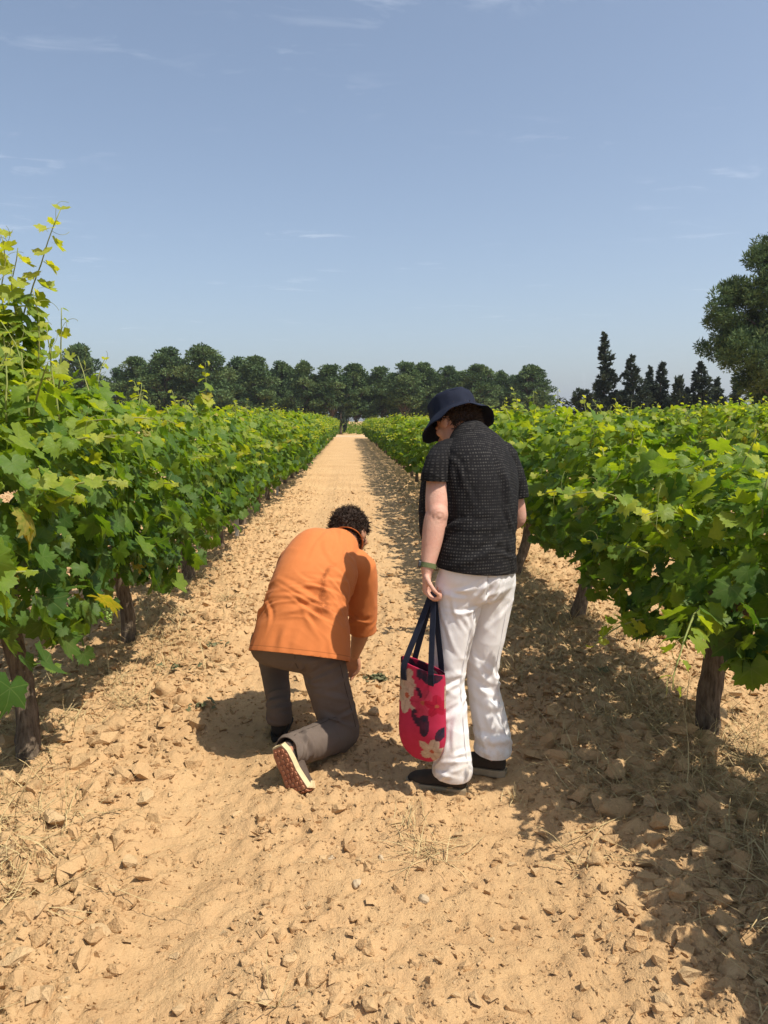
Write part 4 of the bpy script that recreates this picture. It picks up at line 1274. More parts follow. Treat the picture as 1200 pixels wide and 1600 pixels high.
def hair(parent, org, c, up, fwd, k, mat, n, seed, curly=True, low=-.05, front=.3, grow=0.010, top=9):
    """a cap of hair over the skull plus many separate locks"""
    up = Vector(up).normalized(); fwd = Vector(fwd); fwd = (fwd - up * fwd.dot(up)).normalized(); sd = fwd.cross(up)
    A = np.array([sd[:], fwd[:], up[:]])
    S = Shell(); f = lambda a, b, e: Vector(c) + (fwd * a + sd * b + up * e) * k
    S.ell(f(-.014, 0, .030), (.076 + grow) * k, (.096 + grow) * k, (.090 + grow) * k, sd, fwd, up)
    S.ell(f(-.040, 0, -.030), (.060 + grow) * k, (.058 + grow) * k, (.062) * k, sd, fwd, up)
    V, F = S.remesh(.005, 3); loc = (V - np.array(c[:])) @ A.T / k
    amp = 0.006 if curly else 0.003
    V = V + vnormals(V, F) * (amp * (np.abs(vn3(V * 62, seed)) + .6 * np.abs(vn3(V * 120, seed + 1)))[:, None])
    keepv = (loc[:, 1] < front * .1 + .06 * (loc[:, 2] > .04)) & (loc[:, 2] > low - .02 * (loc[:, 1] < -.03)) & ~((np.abs(loc[:, 0]) > .060) & (loc[:, 2] < .012) & (loc[:, 1] > -.035))
    keepv &= loc[:, 2] < top
    kf = keepv[F].all(axis=1); F2 = F[kf]; used = np.unique(F2); remap = -np.ones(len(V), int); remap[used] = np.arange(len(used))
    o = mobj('hair', np_mesh('hair', V[used] - np.array(org[:]), remap[F2], mat, True), parent)
    r = np.random.default_rng(seed); src = V[used]; nn = norm(src - np.array(c[:])); Lk = Tubes(); pick = r.choice(len(src), n)
    for i in pick:
        p = Vector(src[i]) - nn_v(nn[i]) * .004; d = Vector(nn[i]) + Vector(r.normal(size=3)) * .5 + Vector((0, 0, -.35)); d.normalize(); ax = Vector(r.normal(size=3)).normalized(); pts = [p]
        for j in range(5):
            d = Quaternion(ax, .62 if curly else .15) @ d; p = p + d * (.0072 if curly else .007); pts.append(p.copy())
        Lk.add(*tube_np([q - Vector(org) for q in pts], [.0018, .0018, .0016, .0014, .001, .0005], 3))
    lo = mobj('locks', Lk.mesh('locks', mat), o); lo['kind'] = 'stuff'
    return o
def nn_v(a): return Vector(a)

def tone_attr(V, f_c, up, fwd, k, feats=True):
    """colour of lips, brows and eyes on the body surface"""
    up = Vector(up).normalized(); fwd = Vector(fwd); fwd = (fwd - up * fwd.dot(up)).normalized(); sd = fwd.cross(up)
    L = (V - np.array(f_c[:])) @ np.array([fwd[:], sd[:], up[:]]).T / k
    C = np.ones((len(V), 4))
    lips = (np.abs(L[:, 1]) < .024) & (L[:, 2] < -.050) & (L[:, 2] > -.073) & (L[:, 0] > .074)
    C[lips, :3] = (.85, .55, .55)
    for q in (-1, 1):
        eye = ((L[:, 1] - q * .032) / .014) ** 2 + ((L[:, 2] - .002) / .006) ** 2 < 1; eye &= L[:, 0] > .05; C[eye, :3] = (.12, .08, .07)
        br = (np.abs(L[:, 1] - q * .034) < .022) & (np.abs(L[:, 2] - .022) < .006) & (L[:, 0] > .05); C[br, :3] = (.25, .18, .15)
    return C

# ------------------------------------------------------------------ woman standing with the bag
Zg = gz(0.52, 3.1)
WB = Vector((0.53, 3.10, Zg))
woman = empty('person', WB, 'standing person in black textured shirt, white trousers and navy bucket hat, head bowed', 'person')
AZ = R(40); FW = Vector((-math.sin(AZ), math.cos(AZ), 0)); LW = Vector((-math.cos(AZ), -math.sin(AZ), 0))
UH = Vector((-0.22, 0.46, 0.86)).normalized(); FH = Vector((-0.62, 0.74, -0.45)); FH = (FH - UH * FH.dot(UH)).normalized()
HC = at(712, 662, 3.36)
M_SKIN_W = skin_material('fair_skin', (0.60, 0.355, 0.265), (0.60, 0.27, 0.20))
# joints
hipL, hipR = Vector((0.455, 3.08, 0.86)), Vector((0.605, 3.17, 0.86))
kneeL, kneeR = at(700, 1055, 3.06), at(754, 1050, 3.17)
ankL, ankR = at(708, 1195, 3.02), at(770, 1170, 3.18)
ankL.z = Zg + 0.10; ankR.z = Zg + 0.10
shL, shR = Vector((0.385, 3.20, 1.345)), Vector((0.675, 3.31, 1.325))
elL, wrL = at(682, 805, 3.09), at(667, 893, 3.03)
elR, wrR = Vector((0.742, 3.345, 1.075)), Vector((0.60, 3.52, 0.93))
B = Shell()
B.loft([(0.53, 3.13, .80), (0.53, 3.13, .93), (0.535, 3.16, 1.08), (0.54, 3.22, 1.26), (0.525, 3.28, 1.36), (0.505, 3.31, 1.42)], LW, [(.13, .09), (.15, .10), (.135, .10), (.155, .10), (.11, .07), (.05, .05)])
neck0 = Vector((0.506, 3.305, 1.43))
B.limb([neck0, neck0.lerp(HC, .6), HC + UH * -.02], [.056, .054, .054])
B.loft([neck0 - Vector((0, 0, .035)), neck0, neck0 + Vector((-.008, .01, .03))], LW, [(.10, .075), (.075, .065), (.058, .055)])
head(B, HC, UH, FH, 0.98)
B.limb([hipL, kneeL, ankL], [.080, .055, .042]); B.limb([hipR, kneeR, ankR], [.080, .055, .042])
fdir = Vector((-0.91, 0.41, 0)).normalized()
for a in (ankL, ankR): B.limb([a, a + Vector((0, 0, -.04)), a + fdir * .08 + Vector((0, 0, -.06))], [.036, .034, .026])
B.limb([shL, shL.lerp(elL, .5), elL.lerp(shL, .06)], [.056, .054, .047])
B.ell(elL + Vector((.004, -.012, .004)), .043, .043, .048)
B.ell(elL + Vector((.006, -.046, .002)), .013, .008, .013)        # elbow tip
B.limb([elL, elL.lerp(wrL, .28), elL.lerp(wrL, .70), wrL], [.046, .047, .036, (.030, .024)], (.3, .9, .1))
hd = Vector((-.02, -.10, -1)); B_palm = Vector((0.92, -0.25, 0))
hand(B, wrL, hd, B_palm, 0.95, 0.98, 1)
B.limb([shR, shR.lerp(elR, .5), elR], [.055, .050, .043]); B.limb([elR, elR.lerp(wrR, .5), wrR], [.044, .038, .028])
hand(B, wrR, Vector((-.75, .35, -.3)), Vector((-.3, .3, -.9)), 0.4, 0.95, -1)
V, F = B.remesh(.0056, 3)
t, d = seg_t(V, elL + Vector((0, 0, .05)), elL - Vector((0, 0, .05)))
N_ = vnormals(V, F); reg = np.exp(-(np.linalg.norm(V - np.array((elL + Vector((.004, -.045, .004)))[:]), axis=1) / .028) ** 2)
rr_ = np.linalg.norm((V - np.array((elL + Vector((.006, -.05, .0)))[:])) * np.array([1, .2, 1]), axis=1)
V = V + N_ * (reg * 0.0016 * np.cos(rr_ * 330 + 2.2 * vn3(V * 30, 3)))[:, None]
body = mobj('body', np_mesh('body', V - np.array(WB[:]), F, M_SKIN_W, True, attrs={'tone': tone_attr(V, HC, UH, FH, .98)}), woman)

# trousers
def dusty(t, c):
    sp = t.new('SeparateXYZ'); t.link(t.objc(), sp.inputs[0])
    m = t.math('MULTIPLY', t.rng(sp.outputs['Z'], .10, .30, .55, 0.0), t.rng(t.noise(22, 5, .7, t.objc()), .40, .65)); return t.mix(m, c, (.55, .42, .27))
M_TROU = cloth_material('white_cotton', (0.80, 0.785, 0.80), (0.74, 0.725, 0.745), 5, 1100, 0.8, dusty)
S = Shell()
S.loft([(0.53, 3.12, 1.00), (0.53, 3.115, .92), (0.53, 3.115, .84), (0.53, 3.12, .775)], LW, [(.165, .125), (.178, .135), (.178, .135), (.150, .105)])
S.ell(Vector((0.495, 3.065, .865)), .085, .080, .10); S.ell(Vector((0.595, 3.11, .865)), .085, .080, .10)
hemL = Vector((ankL.x - .004, ankL.y, Zg + .095)); hemR = Vector((ankR.x, ankR.y, Zg + .118))
for h, kn, an in ((hipL, kneeL, hemL), (hipR, kneeR, hemR)):
    S.limb([h + Vector((0, 0, .0)), h.lerp(kn, .45), kn, kn.lerp(an, .45), an + Vector((0, 0, .05)), an - Vector((0, 0, .02))], [.098, .090, .071, .073, .080, .083], LW[:], 20)
V, F = S.remesh(.005, 14); Nn_ = vnormals(V, F)
z = V[:, 2]
Q = V @ np.array([[1, 0, 0], [0, 1, 0], [0.55, -0.2, 1]]).T
kz = np.exp(-((z - kneeL.z) / .13) ** 2); hz_ = np.exp(-((z - .14) / .12) ** 2); uz = np.exp(-((z - .80) / .10) ** 2)
dsp = (.008 * kz + .007 * hz_ + .005 * uz + .002) * (crease(Q * np.array([6, 6, 13]), 31) - .45) + .002 * kz * (crease(Q * np.array([14, 14, 34]), 32) - .4) + .005 * vn3(V * np.array([14, 14, 3.5]), 33) + .003 * (crease(V * np.array([16, 16, 5]), 34) - .4)
dsp = dsp * .45 + creases(V, Nn_, [
    (kneeL + Vector((0, -.05, -.02)), (.05, .02, .07), (1, .2, .35), 9, .07, .011, .0060), (kneeR + Vector((0, -.05, -.02)), (.05, .02, .07), (1, .2, -.40), 9, .07, .011, .0060),
    (kneeL.lerp(hemL, .5) + Vector((0, -.05, 0)), (.05, .02, .09), (.45, 0, 1), 8, .10, .012, .0050), (kneeR.lerp(hemR, .5) + Vector((0, -.05, 0)), (.05, .02, .09), (-.45, 0, 1), 8, .10, .012, .0050),
    (hemL + Vector((0, -.06, .06)), (.06, .02, .03), (1, 0, .3), 7, .06, .010, .0055), (hemR + Vector((0, -.06, .06)), (.06, .02, .03), (1, 0, -.3), 7, .06, .010, .0055),
    (Vector((.53, 3.0, .80)), (.07, .02, .04), (1, 0, .45), 8, .08, .011, .0050), (Vector((.47, 3.0, .72)), (.04, .02, .05), (-.5, 0, 1), 6, .09, .012, .0045), (Vector((.60, 3.0, .70)), (.04, .02, .06), (.5, 0, 1), 6, .09, .012, .0045)], 71)
V = V + Nn_ * dsp[:, None]
# seat seam
sm_ = np.exp(-((V[:, 0] - (.555 + .0 * z)) / .010) ** 2) * (z > .76) * (z < .95) * (Nn_[:, 1] < -.3); V = V - Nn_ * (.006 * sm_)[:, None]
low_l, low_r = hemL - Vector((0, 0, .012)), hemR - Vector((0, 0, .012))
trousers = cloth_obj('trousers', woman, V, F, M_TROU, WB, [(low_l, (-.1, .1, -1), .13), (low_r, (-.1, .1, -1), .13)], .004)
M_SEAMW = plain('white_stitching', (0.60, 0.585, 0.60), .9)
Nw = vnormals(V, F)
for h_, k_, a_, dx in ((hipL, kneeL, hemL, .055), (hipR, kneeR, hemR, .060)):
    seam_line('seam', trousers, WB, V, Nw, [h_ + Vector((dx, -.09, -.12)), k_ + Vector((dx * .8, -.06, 0)), a_ + Vector((dx * .9, -.06, .02))], M_SEAMW)
seam_line('seam', trousers, WB, V, Nw, [Vector((.555, 2.95, .93)), Vector((.548, 2.97, .84)), Vector((.540, 3.02, .775))], M_SEAMW)

# shirt: black with rows of small pale dashes
def dash(t, c):
    a = t.n.new('ShaderNodeAttribute'); a.attribute_name = 'weave'; sp = t.new('SeparateXYZ'); t.link(a.outputs['Vector'], sp.inputs[0])
    fu = t.math('FRACT', t.math('MULTIPLY', sp.outputs['X'], 88.0)); fv = t.math('FRACT', t.math('MULTIPLY', sp.outputs['Y'], 80.0))
    m = t.math('MULTIPLY', t.math('MULTIPLY', t.math('GREATER_THAN', fu, .42), t.math('GREATER_THAN', fv, .62)), t.rng(t.noise(60, 3, .6, t.objc()), .38, .60))
    m = t.math('MULTIPLY', m, t.rng(t.noise(6, 2, .5, t.objc()), .3, .6, .45, 1.0))
    return t.mix(t.math('MULTIPLY', m, .8), c, (.085, .080, .074))
M_BLACK = cloth_material('black_seersucker', (0.0075, 0.007, 0.008), (0.012, 0.0115, 0.013), 12, 700, 0.92, dash, 0.0)
S = Shell()
cpt = [Vector((0.520, 3.115, .865)), Vector((0.525, 3.115, .91)), Vector((0.535, 3.145, 1.02)), Vector((0.543, 3.175, 1.13)), Vector((0.548, 3.215, 1.26)), Vector((0.542, 3.255, 1.36)), Vector((0.520, 3.29, 1.435)), Vector((0.508, 3.31, 1.465))]
cab = [(.186, .150), (.184, .148), (.170, .142), (.172, .145), (.190, .138), (.176, .112), (.105, .080), (.070, .066)]
S.loft(cpt, LW, cab, .92, 30, 4)
S.loft([Vector((.43, 3.27, 1.36)), Vector((.42, 3.28, 1.24)), Vector((.425, 3.25, 1.08)), Vector((.44, 3.22, .93))], LW, [(.10, .05), (.135, .085), (.15, .10), (.15, .09)], 1, 24, 4)
slL, slR = at(679, 752, 3.13), at(812, 776, 3.325)
SL_ = Shell(); SL_.limb([Vector((.47, 3.25, 1.375)), Vector((.405, 3.20, 1.36)), slL + Vector((.012, .012, .05)), slL + Vector((0, -.002, -.02))], [.055, .064, .058, .056], (0.2, 1, 0), 20)
SR_ = Shell(); SR_.limb([Vector((.62, 3.285, 1.36)), Vector((.660, 3.295, 1.33)), slR + Vector((-.034, -.01, .05)), slR + Vector((-.018, 0, -.02))], [.065, .074, .064, .056], (0.2, 1, 0), 20)
V, F = S.remesh(.006, 5); Nn_ = vnormals(V, F); z = V[:, 2]
dsp = .0045 * (crease(V * np.array([7, 7, 9]) @ np.array([[1, .3, .6], [-.2, 1, 0], [-.6, .2, 1]]), 41) - .4) + .004 * vn3(V * np.array([9, 9, 3]), 42) + .004 * np.exp(-((z - 1.06) / .10) ** 2) * (crease(V * np.array([6, 6, 20]), 44) - .4) + .0015 * vn3(V * 60, 43)
dsp = dsp * .6 + creases(V, Nn_, [(Vector((.45, 3.05, 1.05)), (.04, .02, .06), (1, 0, .6), 6, .09, .014, .0060), (Vector((.66, 3.08, 1.15)), (.03, .02, .10), (.3, 0, 1), 6, .12, .014, .0055), (Vector((.52, 3.02, .97)), (.08, .02, .03), (1, 0, .1), 5, .09, .013, .0050), (Vector((.44, 3.12, 1.26)), (.03, .02, .05), (.6, 0, -1), 5, .07, .012, .0055)], 72)
V = V + Nn_ * dsp[:, None]
axz = np.array([p.z for p in cpt]); axx = np.interp(z, axz, [p.x for p in cpt]); axy = np.interp(z, axz, [p.y for p in cpt])
ang = np.arctan2(V[:, 0] - axx, -(V[:, 1] - axy)); wv = np.stack([ang * .17, z + .35 * np.clip(V[:, 1] - 3.12, 0, 1), z * 0], -1)
wv[:, 0] += .003 * vn3(V * 14, 45); wv[:, 1] += .004 * vn3(V * 9, 46)
hemn = Vector((0, 0, -1)) + Vector((.10, 0, 0))
shirt = cloth_obj('shirt', woman, V, F, M_BLACK, WB, [(Vector((.53, 3.1, .896)), Vector((-.10, .0, -1)), None)], .004, {'weave': wv})
for (Sx, cx_, cn_, pp_) in ((SL_, slL, (-.05, -.05, -1), shL), (SR_, slR, (.1, .05, -1), shR)):
    V, F = Sx.remesh(.005, 3); Nn_ = vnormals(V, F)
    V = V + Nn_ * (.004 * (crease(V * np.array([10, 10, 16]) @ np.array([[1, .3, .6], [-.2, 1, 0], [-.6, .2, 1]]), 47) - .4) + .003 * vn3(V * 16, 48))[:, None]
    ang = np.arctan2(V[:, 0] - pp_.x, -(V[:, 1] - pp_.y)); wv = np.stack([ang * .06, V[:, 2] * 1.05, V[:, 2] * 0], -1)
    cloth_obj('sleeve', shirt, V, F, M_BLACK, WB, [(cx_, cn_, None)], .003, {'weave': wv})

# hat
M_NAVY = cloth_material('navy_cotton', (0.009, 0.012, 0.026), (0.013, 0.018, 0.036), 20, 900, 0.85)
HX = FH.cross(UH)
hat_o = HC + UH * .022 - FH * .006
def hatp(r, a, h): return hat_o + (FH * math.cos(a) * 1.10 + HX * math.sin(a)) * r + UH * h - WB
rng_h = random.Random(4); Vh, Fh = [], []; nh = 64
ringsh = [(0.153, -0.038), (0.146, -0.030), (0.133, -0.016), (0.118, .000), (0.104, .011), (0.099, .016), (0.098, .03), (0.097, .054), (0.095, .076), (0.092, .090), (0.085, .099), (0.06, .104), (0.03, .106), (0.004, .106)]
for j, (r_, h_) in enumerate(ringsh):
    for k in range(nh):
        a = 2 * math.pi * k / nh; wv_ = (1 if j < 4 else 0) * (.012 * math.sin(2 * a + .6) + .006 * math.sin(5 * a + 1) + .003 * math.sin(11 * a)) * (1 - j / 5)
        cr_ = .006 * mnoise.noise((math.cos(a) * 3, math.sin(a) * 3, h_ * 40)) if j > 5 else 0
        dent = -.010 * math.exp(-((a - 2.2) / .5) ** 2) * (1 if 9 < j else 0)
        Vh.append(hatp(r_ + cr_, a, h_ + wv_ + dent)[:])
for j in range(len(ringsh) - 1):
    for k in range(nh): Fh.append((j * nh + k, j * nh + (k + 1) % nh, (j + 1) * nh + (k + 1) % nh, (j + 1) * nh + k))
Fh.append(tuple((len(ringsh) - 1) * nh + k for k in range(nh)))
hat = mobj('hat', np_mesh('hat', Vh, Fh, M_NAVY, True), woman); hat['label'] = 'navy blue cotton bucket hat'
mdh = hat.modifiers.new('t', 'SOLIDIFY'); mdh.thickness = .003; mdh.offset = -1
for (r_, h_, w_) in ((.0985, .018, .0016), (.150, -.033, .0012), (.140, -.021, .0008), (.128, -.009, .0008), (.0935, .088, .0012)):
    T = Tubes(); pts = []
    for k in range(nh + 1):
        a = 2 * math.pi * k / nh; jf = max(0, (0.118 - 0.0) and (r_ - .103) / .055); wv_ = (.012 * math.sin(2 * a + .6) + .006 * math.sin(5 * a + 1) + .003 * math.sin(11 * a)) * max(0, min(1, jf))
        pts.append(hatp(r_, a, h_ + wv_ + .0012))
    T.add(*tube_np(pts, w_, 4)); mobj('seam', T.mesh('seam', M_NAVY), hat)
M_HAIRW = plain('brown_hair', (0.060, 0.034, 0.022), 0.6, 0.3, (60, (0.03, 0.018, 0.012), 0.7))
hair(woman, WB, HC, UH, FH, .98, M_HAIRW, 500, 5, False, -.022, .2, .006, .030)
M_CORD = plain('black_cord', (0.012, 0.012, 0.014), 0.7)
M_BEAD = plain('white_bead', (0.75, 0.74, 0.70), 0.35, 0.5)
T = Tubes(); cp = []
for k in range(17):       # hat cord round the nape
    a = math.pi * (-.36 + .72 * k / 16)
    cp.append(HC + (-FH * math.cos(a) * .078 + HX * math.sin(a) * .086) + UH * (-.080 + .06 * abs(a / 2) ** 1.5) - WB)
T.add(*tube_np(cp, .0022, 5)); cord = mobj('hat_cord', T.mesh('hat_cord', M_CORD), woman)
S2 = Shell(); S2.ell(cp[7], .006, .006, .006, n=10); mobj('bead', np_mesh('bead', S2.V, S2.F, M_BEAD, True), cord)

# watch on the left wrist
M_STRAP = plain('olive_strap', (0.10, 0.12, 0.045), 0.7, 0.3, (90, (0.16, 0.18, 0.09), .6)); M_WBODY = plain('watch_case', (0.03, 0.03, 0.03), 0.35, 0.5)
wc = elL.lerp(wrL, .90); wa = (wrL - elL).normalized(); wx = Vector((1, 0, 0)); wx = (wx - wa * wx.dot(wa)).normalized(); wy = wa.cross(wx)
Vw, Fw = [], []
for j, (hh_, q_) in enumerate(((-.010, .0), (-.010, .0028), (.010, .0028), (.010, .0))):
    for k in range(28):
        a = 2 * math.pi * k / 28; Vw.append((wc + wa * hh_ + (wx * math.cos(a) * (.0305 + q_) + wy * math.sin(a) * (.0305 + q_)) - WB)[:])
for j in range(3):
    for k in range(28): Fw.append((j * 28 + k, j * 28 + (k + 1) % 28, (j + 1) * 28 + (k + 1) % 28, (j + 1) * 28 + k))
watch = mobj('watch', np_mesh('watch', Vw, Fw, M_STRAP, False), woman); watch['label'] = 'olive strapped wristwatch'
S2 = Shell(); o_ = wc - wx * .036 - WB
S2.rings([(o_ + wx * .006, wa * .016, wy * .016, .6), (o_ - wx * .003, wa * .016, wy * .016, .6), (o_ - wx * .005, wa * .013, wy * .013, .6)], 20); mobj('watch_case', np_mesh('watch_case', S2.V, S2.F, M_WBODY), watch)

M_SHOE_W = cloth_material('dark_brown_suede', (0.045, 0.034, 0.026), (0.075, 0.058, 0.042), 25, 500, 0.9); M_SOLE_W = plain('beige_rubber', (0.36, 0.28, 0.18), 0.8, 0.3, (40, (.26, .2, .12), .6)); M_LACE = plain('brown_lace', (.10, .08, .06), .8)
for hp in (ankL, ankR):
    hx = Vector((hp.x, hp.y, Zg + .004)) - fdir * .062
    shoe(woman, WB, hx, fdir, (0, 0, 1), (M_SHOE_W, M_SOLE_W, M_LACE), .262)

# ------------------------------------------------------------------ red floral bag hanging from her hand
def bag():
    hb = wrL + hd.normalized() * .098 + B_palm.normalized() * .022          # where the straps hang
    base = Vector((hb.x - .040, hb.y - .045, 0)); ztop, zbot = at(640, 1040, base.y).z, at(660, 1187, base.y).z; H_ = ztop - zbot
    b = empty('tote_bag', (base.x, base.y, zbot), 'red tote bag with cream and navy floral print hanging from navy straps', 'bag')
    b.rotation_euler = (0, 0, R(-36))
    W = .106
    V, F, C = [], [], []; nz_, na = 110, 132
    def wid(zz): return W * (1.0 if zz > .13 else max(0, 1 - ((.13 - zz) / .134) ** 2.5) ** (1 / 2.2) * .98 + .02) * (1 - .06 * (zz / H_))
    def thk(zz): return .004 + .052 * math.sin(min(1, zz / .16) * math.pi / 2) * (1 - .35 * max(0, (zz - .16) / (H_ - .16)))
    red, red2, cream, navy, green = (.44, .026, .072), (.50, .045, .09), (.56, .44, .34), (.016, .020, .040), (.10, .11, .10)
    petals = []
    def flower(cx, cz, rad, n, rot, col, wide=.62):
        for k in range(n):
            a = rot + 2 * math.pi * k / n; petals.append((cx + math.cos(a) * rad * .55, cz + math.sin(a) * rad * .55, rad * .55, rad * .55 * wide, a, col))
        petals.append((cx, cz, rad * .16, rad * .16, 0, (.45, .12, .06)))
    flower(-.045, .275, .070, 6, .3, cream); flower(-.060, .335, .050, 5, .9, (.52, .40, .30)); flower(.030, .262, .055, 6, .1, red2, .8); flower(.062, .060, .056, 5, 1.2, cream); flower(.085, .255, .045, 5, .4, (.42, .01, .04)); flower(-.085, .29, .04, 5, .2, (.50, .42, .32))
    for (x0, z0, a, L) in ((.030, .375, 2.1, .036), (.068, .368, .7, .036), (.010, .375, 1.5, .026), (.005, .185, 2.4, .030), (.040, .165, 1.5, .042), (.035, .20, .5, .024), (-.085, .395, 0, .024), (.095, .135, 1.3, .028), (.012, .30, 2.0, .022), (-.01, .215, .9, .018)):
        petals.append((x0, z0, L, L * .48, a, navy))
    def colour(x, zz):
        c = red
        for (px_, pz_, a, b_, an, col) in petals:
            dx, dz = x - px_, zz - pz_; u = (dx * math.cos(an) + dz * math.sin(an)) / a; v = (-dx * math.sin(an) + dz * math.cos(an)) / b_
            q = u * u + v * v
            if q < 1:
                sh = 1 - .35 * (mnoise.noise((x * 60, zz * 60, px_ * 50)) * .5 + .5) - .18 * (abs(v) < .10); c = tuple(k_ * sh for k_ in col)
        return c
    for i in range(nz_ + 1):
        zz = H_ * (i / nz_) ** 1.0
        for k in range(na):
            t_ = 2 * math.pi * k / na; ct, st = math.cos(t_), math.sin(t_)
            x = wid(zz) * math.copysign(abs(ct) ** .75, ct); y = thk(zz) * math.copysign(abs(st) ** .9, st)
            y += .004 * mnoise.noise((x * 14, zz * 9, 3.0 if st > 0 else 8.0)); 
            tz = zz - (.022 * (zz / H_) ** 4) * (x / W) * 1.0
            V.append((x, y, tz)); C.append((*colour(x if st < 0 else -x, zz), 1))
    for i in range(nz_):
        for k in range(na): F.append((i * na + k, i * na + (k + 1) % na, (i + 1) * na + (k + 1) % na, (i + 1) * na + k))
    F.append(tuple(range(na))[::-1])
    t = NT('bag_canvas'); cc = t.mix(t.rng(t.noise(30, 4, .6, t.objc()), .35, .7, 0, .25), t.attr('print', 'Color'), (.30, .01, .03)); t.base(cc, .85, .2); t.bump(t.noise(700, 2, .5, t.objc()), .3, .002)
    me = np_mesh('bag_body', V, F, t.m, True, attrs={'print': np.array(C)})
    o = mobj('bag_body', me, b); md = o.modifiers.new('t', 'SOLIDIFY'); md.thickness = .003; md.offset = -1
    Mi = Matrix.Rotation(R(36), 3, 'Z')
    hl = Mi @ (hb - Vector((base.x, base.y, zbot)))
    M_STR = cloth_material('navy_webbing', (.014, .018, .034), (.022, .026, .045), 30, 600, .85)
    for sgn in (-1, 1):         # front loop and back loop, flat webbing
        T = Tubes(); pts = []; lat = []
        y0 = sgn * (thk(H_) + .003)
        ctrl = [Vector((-.062, y0, H_ - .06)), Vector((-.062, y0, H_)), Vector((-.062, y0, H_)).lerp(hl + Vector((-.010, sgn * .006, -.018)), .5), hl + Vector((-.010, sgn * .006, -.018)), hl + Vector((0, sgn * .006, .006)), hl + Vector((.010, sgn * .006, -.018)), Vector((.062, y0, H_)).lerp(hl + Vector((.010, sgn * .006, -.018)), .5), Vector((.062, y0, H_)), Vector((.062, y0, H_ - .06))]
        dense = []
        for i in range(len(ctrl) - 1):
            for q in range(6):
                tt = q / 6; p0 = ctrl[max(0, i - 1)]; p1 = ctrl[i]; p2 = ctrl[i + 1]; p3 = ctrl[min(len(ctrl) - 1, i + 2)]
                dense.append(.5 * ((2 * p1) + (p2 - p0) * tt + (2 * p0 - 5 * p1 + 4 * p2 - p3) * tt * tt + (3 * p1 - p0 - 3 * p2 + p3) * tt ** 3))
        dense.append(ctrl[-1]); Vv, Ff = [], []
        for i, p in enumerate(dense):
            tg = (dense[min(i + 1, len(dense) - 1)] - dense[max(0, i - 1)]).normalized(); nm = Vector((0, 1, 0)); x_ = tg.cross(nm).normalized(); n2 = x_.cross(tg)
            for a_, b_ in ((-.0125, -.0016), (.0125, -.0016), (.0125, .0016), (-.0125, .0016)): Vv.append((p + x_ * a_ + n2 * b_)[:])
        for i in range(len(dense) - 1):
            for k in range(4): Ff.append((4 * i + k, 4 * i + (k + 1) % 4, 4 * i + 4 + (k + 1) % 4, 4 * i + 4 + k))
        Ff += [(3, 2, 1, 0), tuple(4 * (len(dense) - 1) + k for k in range(4))]
        mobj('strap', np_mesh('strap', Vv, Ff, M_STR), b)
bag()

# ------------------------------------------------------------------ man kneeling on one knee
Zm = gz(-0.2, 3.4)
MB_ = Vector((-0.22, 3.42, Zm))
man = empty('person', MB_, 'kneeling person in orange polo shirt and brown trousers, bent over the soil', 'person')
M_SKIN_M = skin_material('tanned_skin', (0.40, 0.205, 0.125), (0.42, 0.17, 0.10))
c0, c1, c2, c3, c4 = at(470, 1010, 3.43), at(478, 950, 3.49), at(490, 905, 3.58), at(510, 872, 3.68), at(540, 846, 3.78)
latH = (at(545, 1056, 3.36) - at(392, 992, 3.44)).normalized(); latS = (at(583, 893, 3.74) - at(445, 852, 3.70)).normalized()
HM = at(547, 836, 3.87); UM = Vector((0.10, 0.55, 0.80)).normalized(); FM = Vector((0.50, 0.72, -0.6)); FM = (FM - UM * FM.dot(UM)).normalized()
toe = Vector((-0.225, 3.01, gz(-.225, 3.01) + .010)); heel = at(433, 1166, 3.05)
fy = (toe - heel).normalized(); fz = Vector((0.36, 0.92, 0.10)); fz = (fz - fy * fz.dot(fy)).normalized()
ankM = heel + fy * .045 + fz * .065
kneeM = Vector((-0.045, 3.42, gz(-.045, 3.42) + .085)); hipM = at(500, 1020, 3.42)
hipN = at(425, 1005, 3.46); kneeN = at(427, 1015, 3.80); ankN = Vector((-0.345, 3.60, gz(-.345, 3.6) + .11))
sR, eR, wR = at(563, 888, 3.75), at(567, 975, 3.84), at(555, 1022, 4.00)
sL, eL_, wL_ = at(457, 876, 3.74), at(434, 938, 3.86), at(480, 985, 4.12)
B = Shell()
B.loft([c0, c1, c2, c3, c4], [latH, latH, latS, latS, latS], [(.15, .10), (.145, .10), (.16, .11), (.14, .09), (.06, .055)])
B.limb([c4, c4.lerp(HM, .6), HM], [.062, .060, .06])
head(B, HM, UM, FM, 1.02)
B.limb([hipM, kneeM, ankM], [.075, .055, .042]); B.limb([hipN, kneeN, ankN], [.075, .055, .04]); B.limb([hipM, hipN], [.10, .10])
B.limb([ankM, ankM + fy * .10], [.036, .028]); B.limb([ankN, ankN + Vector((.01, .09, -.06))], [.036, .028])
B.limb([sR, sR.lerp(eR, .5), eR], [.055, .052, .046]); B.limb([eR, eR.lerp(wR, .35), wR], [.048, .046, (.032, .026)])
hand(B, wR, Vector((-.12, .42, -.62)), Vector((-.5, -.6, -.3)), .42, 1.06, -1)
B.limb([sL, sL.lerp(eL_, .5), eL_], [.055, .050, .045]); B.limb([eL_, eL_.lerp(wL_, .5), wL_], [.046, .042, .030])
hand(B, wL_, Vector((.35, .3, -.8)), Vector((.5, -.6, -.1)), .45, 1.06, 1)
V, F = B.remesh(.0056, 3)
mobj('body', np_mesh('body', V - np.array(MB_[:]), F, M_SKIN_M, True, attrs={'tone': tone_attr(V, HM, UM, FM, 1.02)}), man)

